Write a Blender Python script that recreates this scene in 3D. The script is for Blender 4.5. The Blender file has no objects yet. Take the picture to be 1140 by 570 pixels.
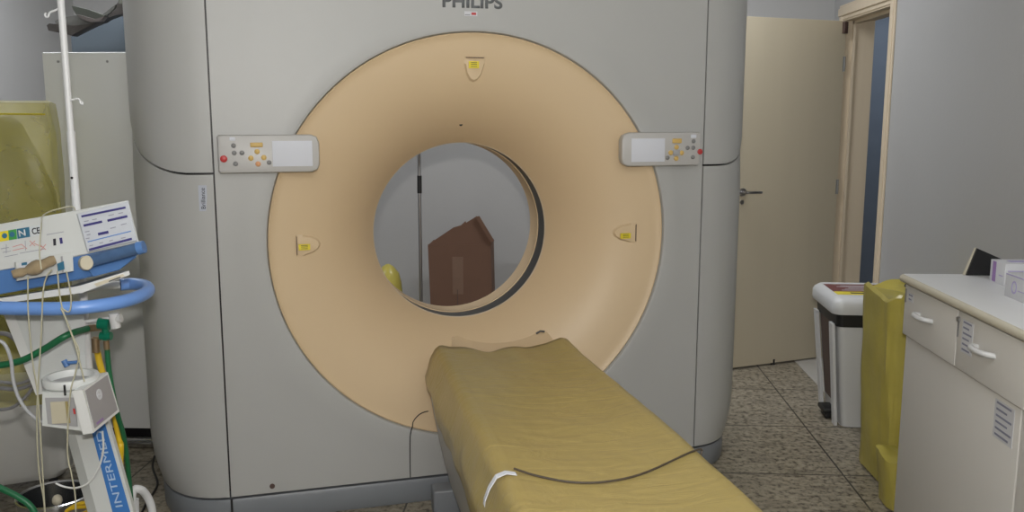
import bpy, bmesh, math, random
from mathutils import Vector, Matrix, noise
random.seed(4)
PI = math.pi
SC = bpy.context.scene
COL = SC.collection

# ------------------------------------------------------------------ camera, exposure, world, light
F, PITCH, YAW, H = 1000.0, math.radians(9.0), math.radians(3.0), 1.55
cam_data = bpy.data.cameras.new('camera'); cam = bpy.data.objects.new('camera', cam_data); COL.objects.link(cam)
cam_data.sensor_width = 36.0; cam_data.lens = 36.0 * F / 1140.0
cam_data.clip_start = 0.05
cam.location = (0, 0, H); cam.rotation_euler = (PI / 2 - PITCH, 0, YAW)
SC.camera = cam
SC.view_settings.view_transform = 'Standard'; SC.view_settings.look = 'None'
SC.view_settings.gamma = 1.0; SC.view_settings.use_curve_mapping = False
SC.view_settings.exposure = 0.0

FLASH_POWER, BOUNCE_POWER, CORR_POWER = 36.0, 84.0, 9.0
world = bpy.data.worlds.new('world'); SC.world = world; world.use_nodes = True
world.node_tree.nodes['Background'].inputs[0].default_value = (.5, .6, .75, 1)
world.node_tree.nodes['Background'].inputs[1].default_value = .25

def area(name, loc, rot, sx, sy, power, color):
    l = bpy.data.lights.new(name, 'AREA'); l.shape = 'RECTANGLE'; l.size = sx; l.size_y = sy
    l.energy = power; l.color = color
    o = bpy.data.objects.new(name, l); COL.objects.link(o); o.location = loc; o.rotation_euler = rot
    return o
# the photographer's flash sits in the hot shoe right above the lens; added ceiling lamps, out of view, lift the far walls
area('camera_flash', (0, .0, H + .18), (PI / 2 - PITCH * .6, 0, YAW), .07, .05, FLASH_POWER, (1.0, .955, .90))
area('bounced_flash', (.32, -.18, H + .25), (PI * .95, 0, YAW), .3, .3, BOUNCE_POWER, (.975, 1.0, .995))
for lx, ly, lw in ((.4, 4.9, 22), (-2.45, 4.4, 24)):
    area('ceiling_fill_light', (lx, ly, 2.70), (0, 0, 0), 1.15, .16, lw, (.95, .97, 1.0))
area('corridor_fill_light', (2.6, 6.4, 2.6), (0, 0, 0), .4, .4, CORR_POWER, (.8, .9, 1.0))  # added unseen fill that keeps the corridor strip from going black

# ------------------------------------------------------------------ helpers
def cw(px, py, h=None, d=None):
    """the point of the room seen at photo position (px, py), at height h or at distance d"""
    u = (px - 570) / F; v = (py - 285) / F
    fy = math.cos(PITCH) - v * math.sin(PITCH); uz = -math.sin(PITCH) - v * math.cos(PITCH)
    t = (h - H) / uz if h is not None else d / fy
    x, y = u * t, fy * t; c, s = math.cos(YAW), math.sin(YAW)
    return Vector((x * c - y * s, x * s + y * c, H + uz * t))

def srgb(r, g, b):
    f = lambda c: (c / 255) / 12.92 if c <= 10 else (((c / 255) + .055) / 1.055) ** 2.4
    return (f(r), f(g), f(b))

MATS = {}
def mat(name, col, rough=.5, metal=0, var=0, vscale=8, bump=0, bscale=60, spec=.5, alpha=1, emis=None, trans=0, coat=0, stretch=None, subs=0):
    if name in MATS: return MATS[name]
    m = bpy.data.materials.new(name); MATS[name] = m; m.use_nodes = True
    nt = m.node_tree; N = nt.nodes; L = nt.links; b = N['Principled BSDF']
    b.inputs['Base Color'].default_value = (*col, 1); b.inputs['Roughness'].default_value = rough
    b.inputs['Metallic'].default_value = metal; b.inputs['Specular IOR Level'].default_value = spec
    b.inputs['Alpha'].default_value = alpha; b.inputs['Transmission Weight'].default_value = trans
    b.inputs['Coat Weight'].default_value = coat
    tc = N.new('ShaderNodeTexCoord'); src = tc.outputs['Object']
    if stretch:
        mp = N.new('ShaderNodeMapping'); mp.inputs['Scale'].default_value = stretch; L.new(src, mp.inputs[0]); src = mp.outputs[0]
    n = N.new('ShaderNodeTexNoise'); n.inputs['Scale'].default_value = vscale; n.inputs['Detail'].default_value = 4; L.new(src, n.inputs['Vector'])
    mx = N.new('ShaderNodeMixRGB'); mx.inputs[1].default_value = (*[c * (1 - var) for c in col], 1)
    mx.inputs[2].default_value = (*[min(1, c * (1 + var)) for c in col], 1)
    L.new(n.outputs[0], mx.inputs[0]); L.new(mx.outputs[0], b.inputs['Base Color'])
    if bump:
        n2 = N.new('ShaderNodeTexNoise'); n2.inputs['Scale'].default_value = bscale; n2.inputs['Detail'].default_value = 3; L.new(src, n2.inputs['Vector'])
        bp = N.new('ShaderNodeBump'); bp.inputs['Strength'].default_value = bump; bp.inputs['Distance'].default_value = .01
        L.new(n2.outputs[0], bp.inputs['Height']); L.new(bp.outputs[0], b.inputs['Normal'])
    if emis:
        b.inputs['Emission Color'].default_value = (*emis[:3], 1); b.inputs['Emission Strength'].default_value = emis[3]
    return m

GANTRY = mat('gantry_plastic', (.428, .430, .420), .42, var=.03, vscale=3, bump=.04, bscale=300)
CREAM = mat('cream_plastic', (.655, .50, .315), .45, var=.02, vscale=2)
SKIRT = mat('blue_grey_plastic', (.20, .215, .235), .4, var=.05)
BLACK = mat('black_plastic', (.012, .012, .013), .45, var=.1)
DARKRING = mat('dark_ring_film', (.05, .05, .05), .35, var=.1)
LIP = mat('pale_lip', (.6, .5, .38), .4)
PANELW = mat('panel_white', (.50, .49, .475), .4, var=.02)
SCREENW = mat('white_display_film', (.66, .68, .74), .7, var=.02)
BGREY = mat('button_grey', (.22, .22, .22), .5)
BGOLD = mat('button_gold', (.62, .42, .13), .5)
BORANGE = mat('button_orange', (.68, .34, .16), .5)
RED = mat('red_plastic', (.5, .04, .04), .4)
YLABEL = mat('yellow_label', (.75, .62, .03), .5)
INK = mat('dark_ink', (.03, .03, .04), .6)
LOGO = mat('logo_grey', (.13, .14, .145), .5)
TAPEBLUE = mat('pale_blue_sticker', (.45, .48, .55), .5)
WALL = mat('wall_paint', (.42, .42, .42), .75, var=.03, vscale=2, bump=.05, bscale=40)
CEILM = mat('ceiling_paint', (.7, .7, .7), .85, var=.02)
CORR = mat('corridor_tile', (.22, .25, .30), .4, var=.08)
DOORM = mat('door_laminate', (.64, .57, .43), .55, var=.04, vscale=1.2, stretch=(6, 6, .8), bump=.03, bscale=20)
FRAMEM = mat('door_frame_wood', (.66, .56, .42), .5, var=.06, vscale=3, stretch=(8, 8, .6))
METAL = mat('brushed_metal', (.45, .45, .46), .3, 1, var=.05)
STEEL = mat('stainless_steel', (.55, .56, .58), .22, 1, var=.05)
WHITEP = mat('white_plastic', (.68, .69, .70), .35, var=.02)
WHITEM = mat('white_enamel', (.70, .71, .70), .4, var=.03, vscale=3)
BROWN = mat('brown_recess', (.09, .055, .045), .5)
MAROON = mat('maroon_label', (.16, .035, .035), .45)
LAM = mat('cabinet_laminate', (.68, .665, .63), .5, var=.02, vscale=2)
COUNTER = mat('counter_laminate', (.83, .84, .85), .4, var=.02)
EDGE = mat('counter_edge', (.58, .54, .43), .45, var=.04)
CARD = mat('cardboard', (.150, .080, .052), .8, var=.12, vscale=6)
CARDTAPE = mat('carton_tape', (.19, .115, .08), .4, var=.1, vscale=20)
SLATE = mat('slate_blue_vinyl', (.072, .092, .112), .6, var=.05)
APRON = mat('brown_grey_vinyl', (.05, .044, .04), .5, var=.15, bump=.2, bscale=30)
APRON2 = mat('grey_vinyl', (.10, .10, .092), .5, var=.1, bump=.2, bscale=30)
VENTW = mat('ventilator_white', (.62, .64, .63), .4, var=.02)
VENTB = mat('ventilator_blue', (.085, .20, .46), .4, var=.05)
VENTB2 = mat('ventilator_blue_column', (.05, .19, .52), .4, var=.03)
HANDLE = mat('handle_blue', (.16, .32, .72), .3, var=.02)
TUBEBLUE = mat('blue_translucent_tube', (.09, .17, .33), .15, trans=.25, var=.3, vscale=30)
NAVY = mat('navy_print', (.05, .045, .20), .5)
BLUELINE = mat('blue_print', (.15, .28, .60), .5)
GREENH = mat('green_hose', (.01, .13, .05), .4, var=.05)
YELH = mat('yellow_hose', (.72, .48, .02), .4)
BRASS = mat('brass_fitting', (.35, .25, .15), .35, .8, var=.1)
TUBEC = mat('cream_tube', (.46, .44, .32), .3, spec=.6)
CABLE = mat('grey_cable', (.22, .22, .23), .5)
BEIGEP = mat('beige_plastic', (.62, .57, .44), .4)
VALVE = mat('smoky_valve_plastic', (.36, .28, .17), .2, var=.55, vscale=25, trans=.15)
GREYP = mat('grey_plastic', (.36, .36, .37), .4, var=.03)
PAPER = mat('paper', (.62, .63, .66), .7)
PURPLE = mat('purple_print', (.30, .18, .42), .6)
PLUM = mat('lilac_print', (.42, .38, .60), .6)
MARBLE = mat('pale_sill_stone', (.48, .46, .42), .5, var=.08, vscale=6)
GREEN = mat('green_print', (.06, .33, .08), .5)
TEAL = mat('teal_print', (.04, .16, .26), .5)

def film(name, col, alpha, rough=.3, bump=.6, bscale=9, var=.15):
    m = mat(name, col, rough, var=var, vscale=5, bump=bump, bscale=bscale)
    nt = m.node_tree; b = nt.nodes['Principled BSDF']; b.inputs['Alpha'].default_value = alpha
    return m
BAG = film('yellow_bag_film', (.62, .56, .12), .42, rough=.35, bump=1.0, bscale=6, var=.3)
BAGR = film('yellow_bin_liner', (.54, .46, .095), .85, rough=.3, bump=.9, bscale=7, var=.3)
def cover_mat():
    m = mat('olive_sheet', (.40, .308, .108), .32, var=.10, vscale=2.5, spec=.45)
    nt = m.node_tree; N = nt.nodes; L = nt.links; b = N['Principled BSDF']
    tc = N.new('ShaderNodeTexCoord')
    mp = N.new('ShaderNodeMapping'); mp.inputs['Scale'].default_value = (1.6, 5, 3); mp.inputs['Rotation'].default_value = (0, 0, .3)
    L.new(tc.outputs['Object'], mp.inputs[0])
    n1 = N.new('ShaderNodeTexNoise'); n1.inputs['Scale'].default_value = 3.2; n1.inputs['Detail'].default_value = 6; n1.inputs['Distortion'].default_value = 1.2
    L.new(mp.outputs[0], n1.inputs['Vector'])
    bp = N.new('ShaderNodeBump'); bp.inputs['Strength'].default_value = .35; bp.inputs['Distance'].default_value = .012
    L.new(n1.outputs[0], bp.inputs['Height']); L.new(bp.outputs[0], b.inputs['Normal'])
    return m
COVER = cover_mat()

def floor_mat():
    m = bpy.data.materials.new('granite_tiles'); m.use_nodes = True
    nt = m.node_tree; N = nt.nodes; L = nt.links; b = N['Principled BSDF']; b.inputs['Roughness'].default_value = .38
    tc = N.new('ShaderNodeTexCoord'); sp = N.new('ShaderNodeSeparateXYZ'); L.new(tc.outputs['Object'], sp.inputs[0])
    def line(sock, off, per, w):
        a = N.new('ShaderNodeMath'); a.operation = 'SUBTRACT'; L.new(sock, a.inputs[0]); a.inputs[1].default_value = off - per * 20 - per / 2
        q = N.new('ShaderNodeMath'); q.operation = 'MODULO'; L.new(a.outputs[0], q.inputs[0]); q.inputs[1].default_value = per
        r = N.new('ShaderNodeMath'); r.operation = 'SUBTRACT'; L.new(q.outputs[0], r.inputs[0]); r.inputs[1].default_value = per / 2
        s = N.new('ShaderNodeMath'); s.operation = 'ABSOLUTE'; L.new(r.outputs[0], s.inputs[0])
        t = N.new('ShaderNodeMath'); t.operation = 'LESS_THAN'; L.new(s.outputs[0], t.inputs[0]); t.inputs[1].default_value = w
        return t.outputs[0]
    gx = line(sp.outputs[0], 1.243, .615, .004); gy = line(sp.outputs[1], 3.772, .615, .004)
    mxg = N.new('ShaderNodeMath'); mxg.operation = 'MAXIMUM'; L.new(gx, mxg.inputs[0]); L.new(gy, mxg.inputs[1])
    n1 = N.new('ShaderNodeTexNoise'); n1.inputs['Scale'].default_value = 38; n1.inputs['Detail'].default_value = 5; n1.inputs['Roughness'].default_value = .65
    L.new(tc.outputs['Object'], n1.inputs['Vector'])
    r1 = N.new('ShaderNodeValToRGB'); e = r1.color_ramp.elements
    e[0].position = .36; e[0].color = (.10, .085, .062, 1); e[1].position = .50; e[1].color = (.325, .285, .215, 1)
    x = e.new(.68); x.color = (.41, .365, .285, 1); L.new(n1.outputs[0], r1.inputs[0])
    n2 = N.new('ShaderNodeTexNoise'); n2.inputs['Scale'].default_value = 7; n2.inputs['Detail'].default_value = 3; n2.inputs['Distortion'].default_value = 1.5
    mp = N.new('ShaderNodeMapping'); mp.inputs['Scale'].default_value = (.6, 2.0, 1); mp.inputs['Rotation'].default_value = (0, 0, .4); L.new(tc.outputs['Object'], mp.inputs[0]); L.new(mp.outputs[0], n2.inputs['Vector'])
    r2 = N.new('ShaderNodeValToRGB'); r2.color_ramp.elements[0].position = .35; r2.color_ramp.elements[0].color = (.72, .72, .72, 1)
    r2.color_ramp.elements[1].position = .6; r2.color_ramp.elements[1].color = (1, 1, 1, 1); L.new(n2.outputs[0], r2.inputs[0])
    mu = N.new('ShaderNodeMixRGB'); mu.blend_type = 'MULTIPLY'; mu.inputs[0].default_value = 1; L.new(r1.outputs[0], mu.inputs[1]); L.new(r2.outputs[0], mu.inputs[2])
    mg = N.new('ShaderNodeMixRGB'); L.new(mxg.outputs[0], mg.inputs[0]); L.new(mu.outputs[0], mg.inputs[1]); mg.inputs[2].default_value = (.05, .045, .038, 1)
    L.new(mg.outputs[0], b.inputs['Base Color'])
    return m
FLOORM = floor_mat()

class MB:
    def __init__(s): s.bm = bmesh.new(); s.mats = []; s.mi = 0
    def use(s, m):
        if m not in s.mats: s.mats.append(m)
        s.mi = s.mats.index(m); return s
    def face(s, vs):
        try: f = s.bm.faces.new(vs)
        except ValueError: return None
        f.material_index = s.mi; return f
    def v(s, p): return s.bm.verts.new(p)
    def box(s, x0, x1, y0, y1, z0, z1, bev=0, M=None):
        vs = [s.v((x, y, z)) for z in (z0, z1) for y in (y0, y1) for x in (x0, x1)]
        fs = [s.face([vs[i] for i in q]) for q in ((0, 2, 3, 1), (4, 5, 7, 6), (0, 1, 5, 4), (2, 6, 7, 3), (0, 4, 6, 2), (1, 3, 7, 5))]
        if bev:
            es = list({e for f in fs for e in f.edges})
            r = bmesh.ops.bevel(s.bm, geom=es, offset=bev, segments=3, profile=.5, affect='EDGES', material=s.mi)
            vs = list({v for f in r['faces'] for v in f.verts} | {v for v in vs if v.is_valid})
        if M is not None:
            for v in vs: v.co = M @ v.co
        return s
    def loft(s, rings, closed=True, cap=True):
        R = [[s.v(p) for p in r] for r in rings]
        for a, b in zip(R, R[1:]):
            n = len(a)
            for i in range(n if closed else n - 1):
                j = (i + 1) % n; s.face([a[i], a[j], b[j], b[i]])
        if cap and closed: s.face(list(reversed(R[0]))); s.face(R[-1])
        return s
    def tube(s, pts, r, n=10, cap=True, sub=0):
        pts = [Vector(p) for p in pts]
        if sub:
            out = []
            P = [2 * pts[0] - pts[1]] + pts + [2 * pts[-1] - pts[-2]]
            for i in range(1, len(P) - 2):
                for k in range(sub):
                    t = k / sub; a, b, c, d = P[i - 1:i + 3]
                    out.append(.5 * ((2 * b) + (c - a) * t + (2 * a - 5 * b + 4 * c - d) * t * t + (3 * b - a - 3 * c + d) * t ** 3))
            out.append(pts[-1]); pts = out
        rr = r if isinstance(r, (list, tuple)) else None
        rings = []; up = None
        for i, p in enumerate(pts):
            t = (pts[min(i + 1, len(pts) - 1)] - pts[max(i - 1, 0)]).normalized()
            if up is None:
                up = Vector((0, 0, 1)) if abs(t.z) < .9 else Vector((1, 0, 0))
            a = t.cross(up).normalized(); up = a.cross(t).normalized()
            rad = rr[min(int(i * len(rr) / len(pts)), len(rr) - 1)] if rr else r
            rings.append([p + (a * math.cos(2 * PI * k / n) + up * math.sin(2 * PI * k / n)) * rad for k in range(n)])
        return s.loft(rings, cap=cap)
    def cyl(s, p0, p1, r0, r1=None, n=24):
        p0 = Vector(p0); p1 = Vector(p1); t = (p1 - p0).normalized(); r1 = r0 if r1 is None else r1
        u = Vector((0, 0, 1)) if abs(t.z) < .9 else Vector((1, 0, 0)); a = t.cross(u).normalized(); b = a.cross(t)
        return s.loft([[p + (a * math.cos(2 * PI * k / n) + b * math.sin(2 * PI * k / n)) * r for k in range(n)] for p, r in ((p0, r0), (p1, r1))])
    def lathe(s, prof, c, axis='z', n=48, cap=False):
        """profile of (radius, position along the axis)"""
        rings = []
        for r, h in prof:
            ring = []
            for k in range(n):
                a = 2 * PI * k / n; x, y = r * math.cos(a), r * math.sin(a)
                ring.append((c[0] + x, c[1] + y, c[2] + h) if axis == 'z' else (c[0] + x, c[1] + h, c[2] + y))
            rings.append(ring)
        return s.loft(rings, cap=cap)
    def prism(s, pts, off):
        """polygon of 3D points, thickened by the vector off"""
        off = Vector(off); return s.loft([[Vector(p) for p in pts], [Vector(p) + off for p in pts]])
    def sphere(s, c, rx, ry, rz, n=16, m=10):
        rings = [[(c[0] + rx * math.sin(PI * j / m) * math.cos(2 * PI * k / n), c[1] + ry * math.sin(PI * j / m) * math.sin(2 * PI * k / n), c[2] + rz * math.cos(PI * j / m)) for k in range(n)] for j in range(1, m)]
        return s.loft(rings)
    def build(s, name, m=None, parent=None, smooth=True, wpar=False):
        bmesh.ops.recalc_face_normals(s.bm, faces=s.bm.faces)
        me = bpy.data.meshes.new(name)
        if wpar and parent is not None:      # vertices were given in room coordinates
            s.bm.transform(parent_matrix(parent).inverted())
        s.bm.to_mesh(me); s.bm.free()
        for q in (s.mats or [m]): me.materials.append(q)
        if smooth:
            me.shade_smooth()
            try: me.set_sharp_from_angle(angle=math.radians(38))
            except Exception: pass
        o = bpy.data.objects.new(name, me); COL.objects.link(o)
        if parent is not None: o.parent = parent
        return o
def parent_matrix(p):
    M = p.matrix_basis.copy()
    while p.parent is not None: p = p.parent; M = p.matrix_basis @ M
    return M
def tag(o, label=None, cat=None, group=None, kind=None):
    if label: o['label'] = label
    if cat: o['category'] = cat
    if group: o['group'] = group
    if kind: o['kind'] = kind
    return o
def thing(name, label, cat, loc=(0, 0, 0), rz=0, group=None):
    o = bpy.data.objects.new(name, None); COL.objects.link(o); o.location = loc; o.rotation_euler = (0, 0, rz)
    o.empty_display_size = .1
    return tag(o, label, cat, group)
def struct(name, mb, m=None, label=None, smooth=False):
    o = mb.build(name, m, None, smooth); tag(o, label, None, None, 'structure'); return o
def mbox(*a, **k): return MB().box(*a, **k)
def text(body, name, M, height, m, parent, width=None, depth=.0006, bold=0.0, label=None):
    """lettering as a thin mesh; M maps text x/y to the surface; height = capital height"""
    cu = bpy.data.curves.new(name, 'FONT'); cu.body = body; cu.size = 1; cu.extrude = 0; cu.offset = bold
    cu.align_x = 'CENTER'; cu.align_y = 'CENTER'
    t = bpy.data.objects.new('t', cu); COL.objects.link(t); dg = bpy.context.evaluated_depsgraph_get(); dg.update()
    me = bpy.data.meshes.new_from_object(t.evaluated_get(dg)); bpy.data.objects.remove(t)
    xs = [v.co.x for v in me.vertices]; ys = [v.co.y for v in me.vertices]
    cx, cy = (min(xs) + max(xs)) / 2, (min(ys) + max(ys)) / 2
    sy = height / (max(ys) - min(ys)); sx = (width / (max(xs) - min(xs))) if width else sy
    bm = bmesh.new(); bm.from_mesh(me); bpy.data.meshes.remove(me)
    for v in bm.verts: v.co = Vector(((v.co.x - cx) * sx, (v.co.y - cy) * sy, 0))
    r = bmesh.ops.extrude_face_region(bm, geom=list(bm.faces)); 
    for g in r['geom']:
        if isinstance(g, bmesh.types.BMVert): g.co.z += depth
    bm.transform(M)
    me = bpy.data.meshes.new(name); bm.to_mesh(me); bm.free(); me.materials.append(m)
    o = bpy.data.objects.new(name, me); COL.objects.link(o); o.parent = parent
    if label: o['label'] = label
    return o
def frame(o, x, y):
    """matrix with text x along x, text y along y, placed at o"""
    x = Vector(x).normalized(); y = Vector(y).normalized(); z = x.cross(y)
    M = Matrix((x, y, z)).transposed().to_4x4(); M.translation = Vector(o); return M

# ------------------------------------------------------------------ the room
XL, XR, YB, YF, ZC = -3.21, 1.73, 5.95, -1.6, 2.75
DY0, DY1, DH, WT = 4.935, 5.74, 2.12, .18
struct('floor', mbox(XL - .2, 4.0, YF - .2, 7.4, -.1, 0), FLOORM)
struct('ceiling', mbox(XL - .2, 4.0, YF - .2, 7.4, ZC, ZC + .1), CEILM)
struct('wall_back', mbox(XL - .2, XR + WT, YB, YB + .15, 0, ZC), WALL)
struct('wall_left', mbox(XL - .15, XL, YF, YB, 0, ZC), WALL)
struct('wall_front', mbox(XL - .15, XR + WT, YF - .15, YF, 0, ZC), WALL)
wr = MB(); wr.box(XR, XR + WT, YF, DY0, 0, ZC); wr.box(XR, XR + WT, DY1, YB, 0, ZC); wr.box(XR, XR + WT, DY0, DY1, DH, ZC)
struct('wall_right', wr, WALL)
struct('wall_corridor', mbox(3.1, 3.2, 2.5, 7.4, 0, ZC), CORR)
wc = MB(); wc.box(XR + WT, 3.1, 7.3, 7.4, 0, ZC); wc.box(XR + WT, 3.1, 2.5, 2.6, 0, ZC)
struct('wall_corridor_end', wc, CORR)
fr = MB()
fr.box(XR - .003, XR + WT + .003, DY0 - .02, DY0 + .012, 0, DH + .01)          # jamb linings
fr.box(XR - .003, XR + WT + .003, DY1 - .012, DY1 + .02, 0, DH + .01)
fr.box(XR - .003, XR + WT + .003, DY0, DY1, DH - .012, DH + .02)
for yy in ((DY0 - .072, DY0 + .004), (DY1 - .004, DY1 + .072)):
    fr.box(XR - .010, XR, yy[0], yy[1], 0, DH + .085, .003); fr.box(XR - .015, XR - .008, yy[0] + .015, yy[1] - .03, 0, DH + .05, .003)
fr.box(XR - .0105, XR, DY0 - .0715, DY1 + .0715, DH - .004, DH + .0855, .003)
fr.box(XR - .022, XR - .008, DY0 - .06, DY1 + .06, DH + .018, DH + .065, .004)
fr.box(XR + .05, XR + .065, DY1 - .03, DY1 - .012, 0, DH - .01); fr.box(XR + .05, XR + .065, DY0, DY1, DH - .03, DH - .01)
struct('trim_1', fr, FRAMEM)
struct('trim_2', mbox(1.50, XR + WT, 4.72, DY1 - .03, -.001, .004), MARBLE)

# door leaf, opened against the back wall
dv = Vector((-.643, -.303, 0)).normalized(); dang = math.atan2(dv.y, dv.x)
door = thing('door_1', 'beige laminate door leaf standing open against the back wall', None, (XR - .012, DY1 - .006, 0), dang)
door['kind'] = 'structure'
mbox(0, .79, 0, .036, .012, 2.105, bev=.002).build('door_leaf', DOORM, door, False)
h = MB().use(METAL); h.cyl((.715, .036, 1.09), (.715, .046, 1.09), .024); h.cyl((.715, .04, 1.09), (.715, .085, 1.09), .009)
h.tube([(.715, .083, 1.09), (.69, .085, 1.09), (.62, .08, 1.088), (.60, .07, 1.087)], .008, sub=4)
h.build('door_handle', None, door)
MB().cyl((.715, .036, 1.03), (.715, .041, 1.03), .014).build('keyhole_plate', METAL, door)
for hz in (1.85, 1.10, .25):
    q = MB(); q.cyl((-.002, .036, hz - .045), (-.002, .036, hz + .045), .006); q.box(0, .012, .0355, .0375, hz - .045, hz + .045)
    q.build('door_hinge', mat('hinge_grey', (.30, .30, .29), .5, .3), door)
mbox(.0, .03, .02, .055, 2.03, 2.10, bev=.003).build('closer_bracket', BROWN, door)
ds = MB(); p = cw(858, 403, h=0); ds.cyl((p.x, p.y - .05, 0), (p.x, p.y - .05, .035), .014); 
tag(ds.build('door_stop', BLACK), 'small dark door stop on the tiles by the open door', 'door stop')

# ------------------------------------------------------------------ added fill lamps on the ceiling (out of the frame)
def ceiling_fill(x, y, where):
    t = thing('ceiling_fill', 'added long white ceiling fill lamp ' + where, 'lamp', (x, y, ZC), 0, 'added ceiling fill lamps')
    mbox(-.62, .62, -.11, .11, -.025, 0, bev=.004).build('housing', WHITEM, t)
    mbox(-.59, .59, -.09, .09, -.034, -.02, bev=.003).build('diffuser', mat('fill_diffuser', (.9, .9, .9), .4, emis=(.86, .94, 1, 1.5)), t)
ceiling_fill(.4, 4.9, 'behind the scanner by the door'); ceiling_fill(-2.45, 4.4, 'on the left above the white equipment cabinet')

# ------------------------------------------------------------------ CT gantry
GA = math.radians(18.81)
GC = Vector((-.319, 3.476, 0))
g = thing('ct_scanner', 'large off-white CT scanner ring with a cream funnel around its bore', 'CT scanner', GC, GA)
TOP, CZ, RO, RB = 2.12, 1.062, .792, .372
SW = .965
def gw(s, d, h):
    return GC + Vector((s * math.cos(GA) - d * math.sin(GA), s * math.sin(GA) + d * math.cos(GA), h))
# front cover: flat face with a round opening and a soft raised rim
fc = MB().use(GANTRY)
angs = [2 * PI * k / 144 for k in range(144)]
z0, z1 = .112, TOP
def rect_pt(a):
    c, s_ = math.cos(a), math.sin(a); t = 1e9
    if c > 1e-6: t = min(t, SW / c)
    if c < -1e-6: t = min(t, -SW / c)
    if s_ > 1e-6: t = min(t, (z1 - CZ) / s_)
    if s_ < -1e-6: t = min(t, (CZ - z0) / -s_)
    return t
corner = [math.atan2(zz - CZ, ss) % (2 * PI) for ss in (-SW, SW) for zz in (z0, z1)]
angs = sorted(set([a for a in angs if all(abs(a - c) > .015 for c in corner)] + corner))
rings = []
for kind in ('back', 'lip0', 'lip1', 'lip2', 'lip3', 'flat', 'edge', 'flange'):
    ring = []
    for a in angs:
        R = rect_pt(a)
        r, y = {'back': (RO + .001, .06), 'lip0': (RO + .001, .006), 'lip1': (RO + .005, -.006), 'lip2': (RO + .016, -.010), 'lip3': (RO + .085, .0),
                'flat': (min(R - .004, RO + .16), 0), 'edge': (R, .0), 'flange': (R, .03)}[kind]
        if kind in ('lip3', 'lip2'): r = min(r, R - .006)
        ring.append((r * math.cos(a), y, CZ + r * math.sin(a)))
    rings.append(ring)
fc.loft(rings, cap=False)
fo = fc.build('front_cover', None, g)
# cream funnel
prof = [(RO, .03), (RO - .0005, .004), (RO - .005, .001), (RO - .012, .006)]
for k in range(1, 25):
    r = RO - .012 - (RO - .012 - RB) * k / 24; u = (RO - r) / (RO - RB)
    prof.append((r, .008 + .10 * u ** 1.3 + .172 * u ** 3.4))
MB().lathe(prof, (0, 0, CZ), 'y', 128).build('funnel', CREAM, g)
MB().lathe([(RB, .28), (RB - .003, .283), (RB - .003, .289), (RB, .292)], (0, 0, CZ), 'y', 96).build('bore_lip', LIP, g)
MB().lathe([(RB, .292), (RB, .384)], (0, 0, CZ), 'y', 96).build('scan_window_ring', DARKRING, g)
MB().lathe([(RB, .384), (RB - .003, .386), (RB - .004, .495), (RB + .01, .51), (RB + .14, .60), (RB + .30, .78), (.76, .853)], (0, 0, CZ), 'y', 96).build('bore_tube', CREAM, g)
# side covers
def outline():
    pts = []
    A_, B_, e = .304, .38, 2.35
    for k in range(0, 19):
        t = PI / 2 * k / 18
        pts.append((SW + .006 + A_ * math.sin(t) ** (2 / e), B_ * (1 - math.cos(t) ** (2 / e))))
    xm = SW + .006 + A_
    pts.append((xm, .52)); pts.append((xm - .01, .60))
    for k in range(1, 9):
        t = PI / 2 * k / 8; pts.append((xm - .01 - .20 * (1 - math.cos(t)), .60 + .25 * math.sin(t)))
    return pts
OUT = outline(); NO = len(OUT)
def seam_h(i):
    x, y = OUT[i]
    u = max(0, min(1, (x - (SW + .09)) / .216)); a = .16 * (1 - math.sqrt(max(0, 1 - u * u)))
    return 1.338 + a + max(0, y - .15) * .10
def side(sgn):
    lab = 'left' if sgn < 0 else 'right'
    for part in ('upper', 'lower'):
        m = MB().use(GANTRY); rows = []
        NR = 14
        for j in range(NR + 1):
            row = []
            for i, (x, y) in enumerate(OUT):
                sh = seam_h(i)
                if part == 'upper':
                    a, b = sh + .004, TOP; t = (j / NR); hh = a + (b - a) * t; k = 0
                    if j == 0: k = .02
                    if j == NR: k = .06
                    if j == NR: hh = TOP
                else:
                    a, b = .112, sh - .004; t = (j / NR) ** 1.6; hh = a + (b - a) * t
                    k = .12 * max(0, 1 - (hh - a) / .22) ** 2.2
                    if j == NR: k = .02
                xx = SW + .006 + (x - SW - .006) * (1 - k); yy = y + k * .16 * min(1, (x - SW) / .3)
                row.append((sgn * xx, yy, hh))
            rows.append(row)
        # inner flanges so that the seam is a real gap
        first = [(sgn * (SW + .006 + (x * sgn - SW - .006) * .93) , y + .02, z) for x, y, z in rows[0]]
        last = [(sgn * (SW + .006 + (x * sgn - SW - .006) * .93), y + .02, z) for x, y, z in rows[-1]]
        rows = [first] + rows + [last]
        rows = [[(r[0][0], .03, r[0][2])] + r for r in rows]
        m.loft(rows, closed=False, cap=False)
        m.build('side_cover', None, g)
side(-1); side(1)
# inner core seen only as black gaps, rear and top covers
for sg in (-1, 1):
    core = MB().use(BLACK)
    ring = [(sg * (SW - .12), .04)] + [(sg * (SW + .006 + (x - SW - .006) * .90), y + .03) for x, y in OUT] + [(sg * (SW - .12), .83)]
    core.loft([[(x, y, .125) for x, y in ring], [(x, y, TOP - .03) for x, y in ring]])
    core.build('inner_frame', None, g)
rc = MB().use(GANTRY); rings = []
SR = OUT[-1][0]
for kind in range(3):
    ring = []
    for k in range(128):
        a = 2 * PI * k / 128; c, s_ = math.cos(a), math.sin(a); t = 1e9
        if abs(c) > 1e-6: t = min(t, SR / abs(c))
        if s_ > 1e-6: t = min(t, (TOP - CZ) / s_)
        if s_ < -1e-6: t = min(t, (CZ - .11) / -s_)
        r = (.76, .80, t)[kind]; ring.append((r * c, (.853, .85, .85)[kind], CZ + r * s_))
    rings.append(ring)
rc.loft(rings, cap=False); rc.build('rear_cover', None, g)
tp = MB().use(GANTRY)
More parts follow.
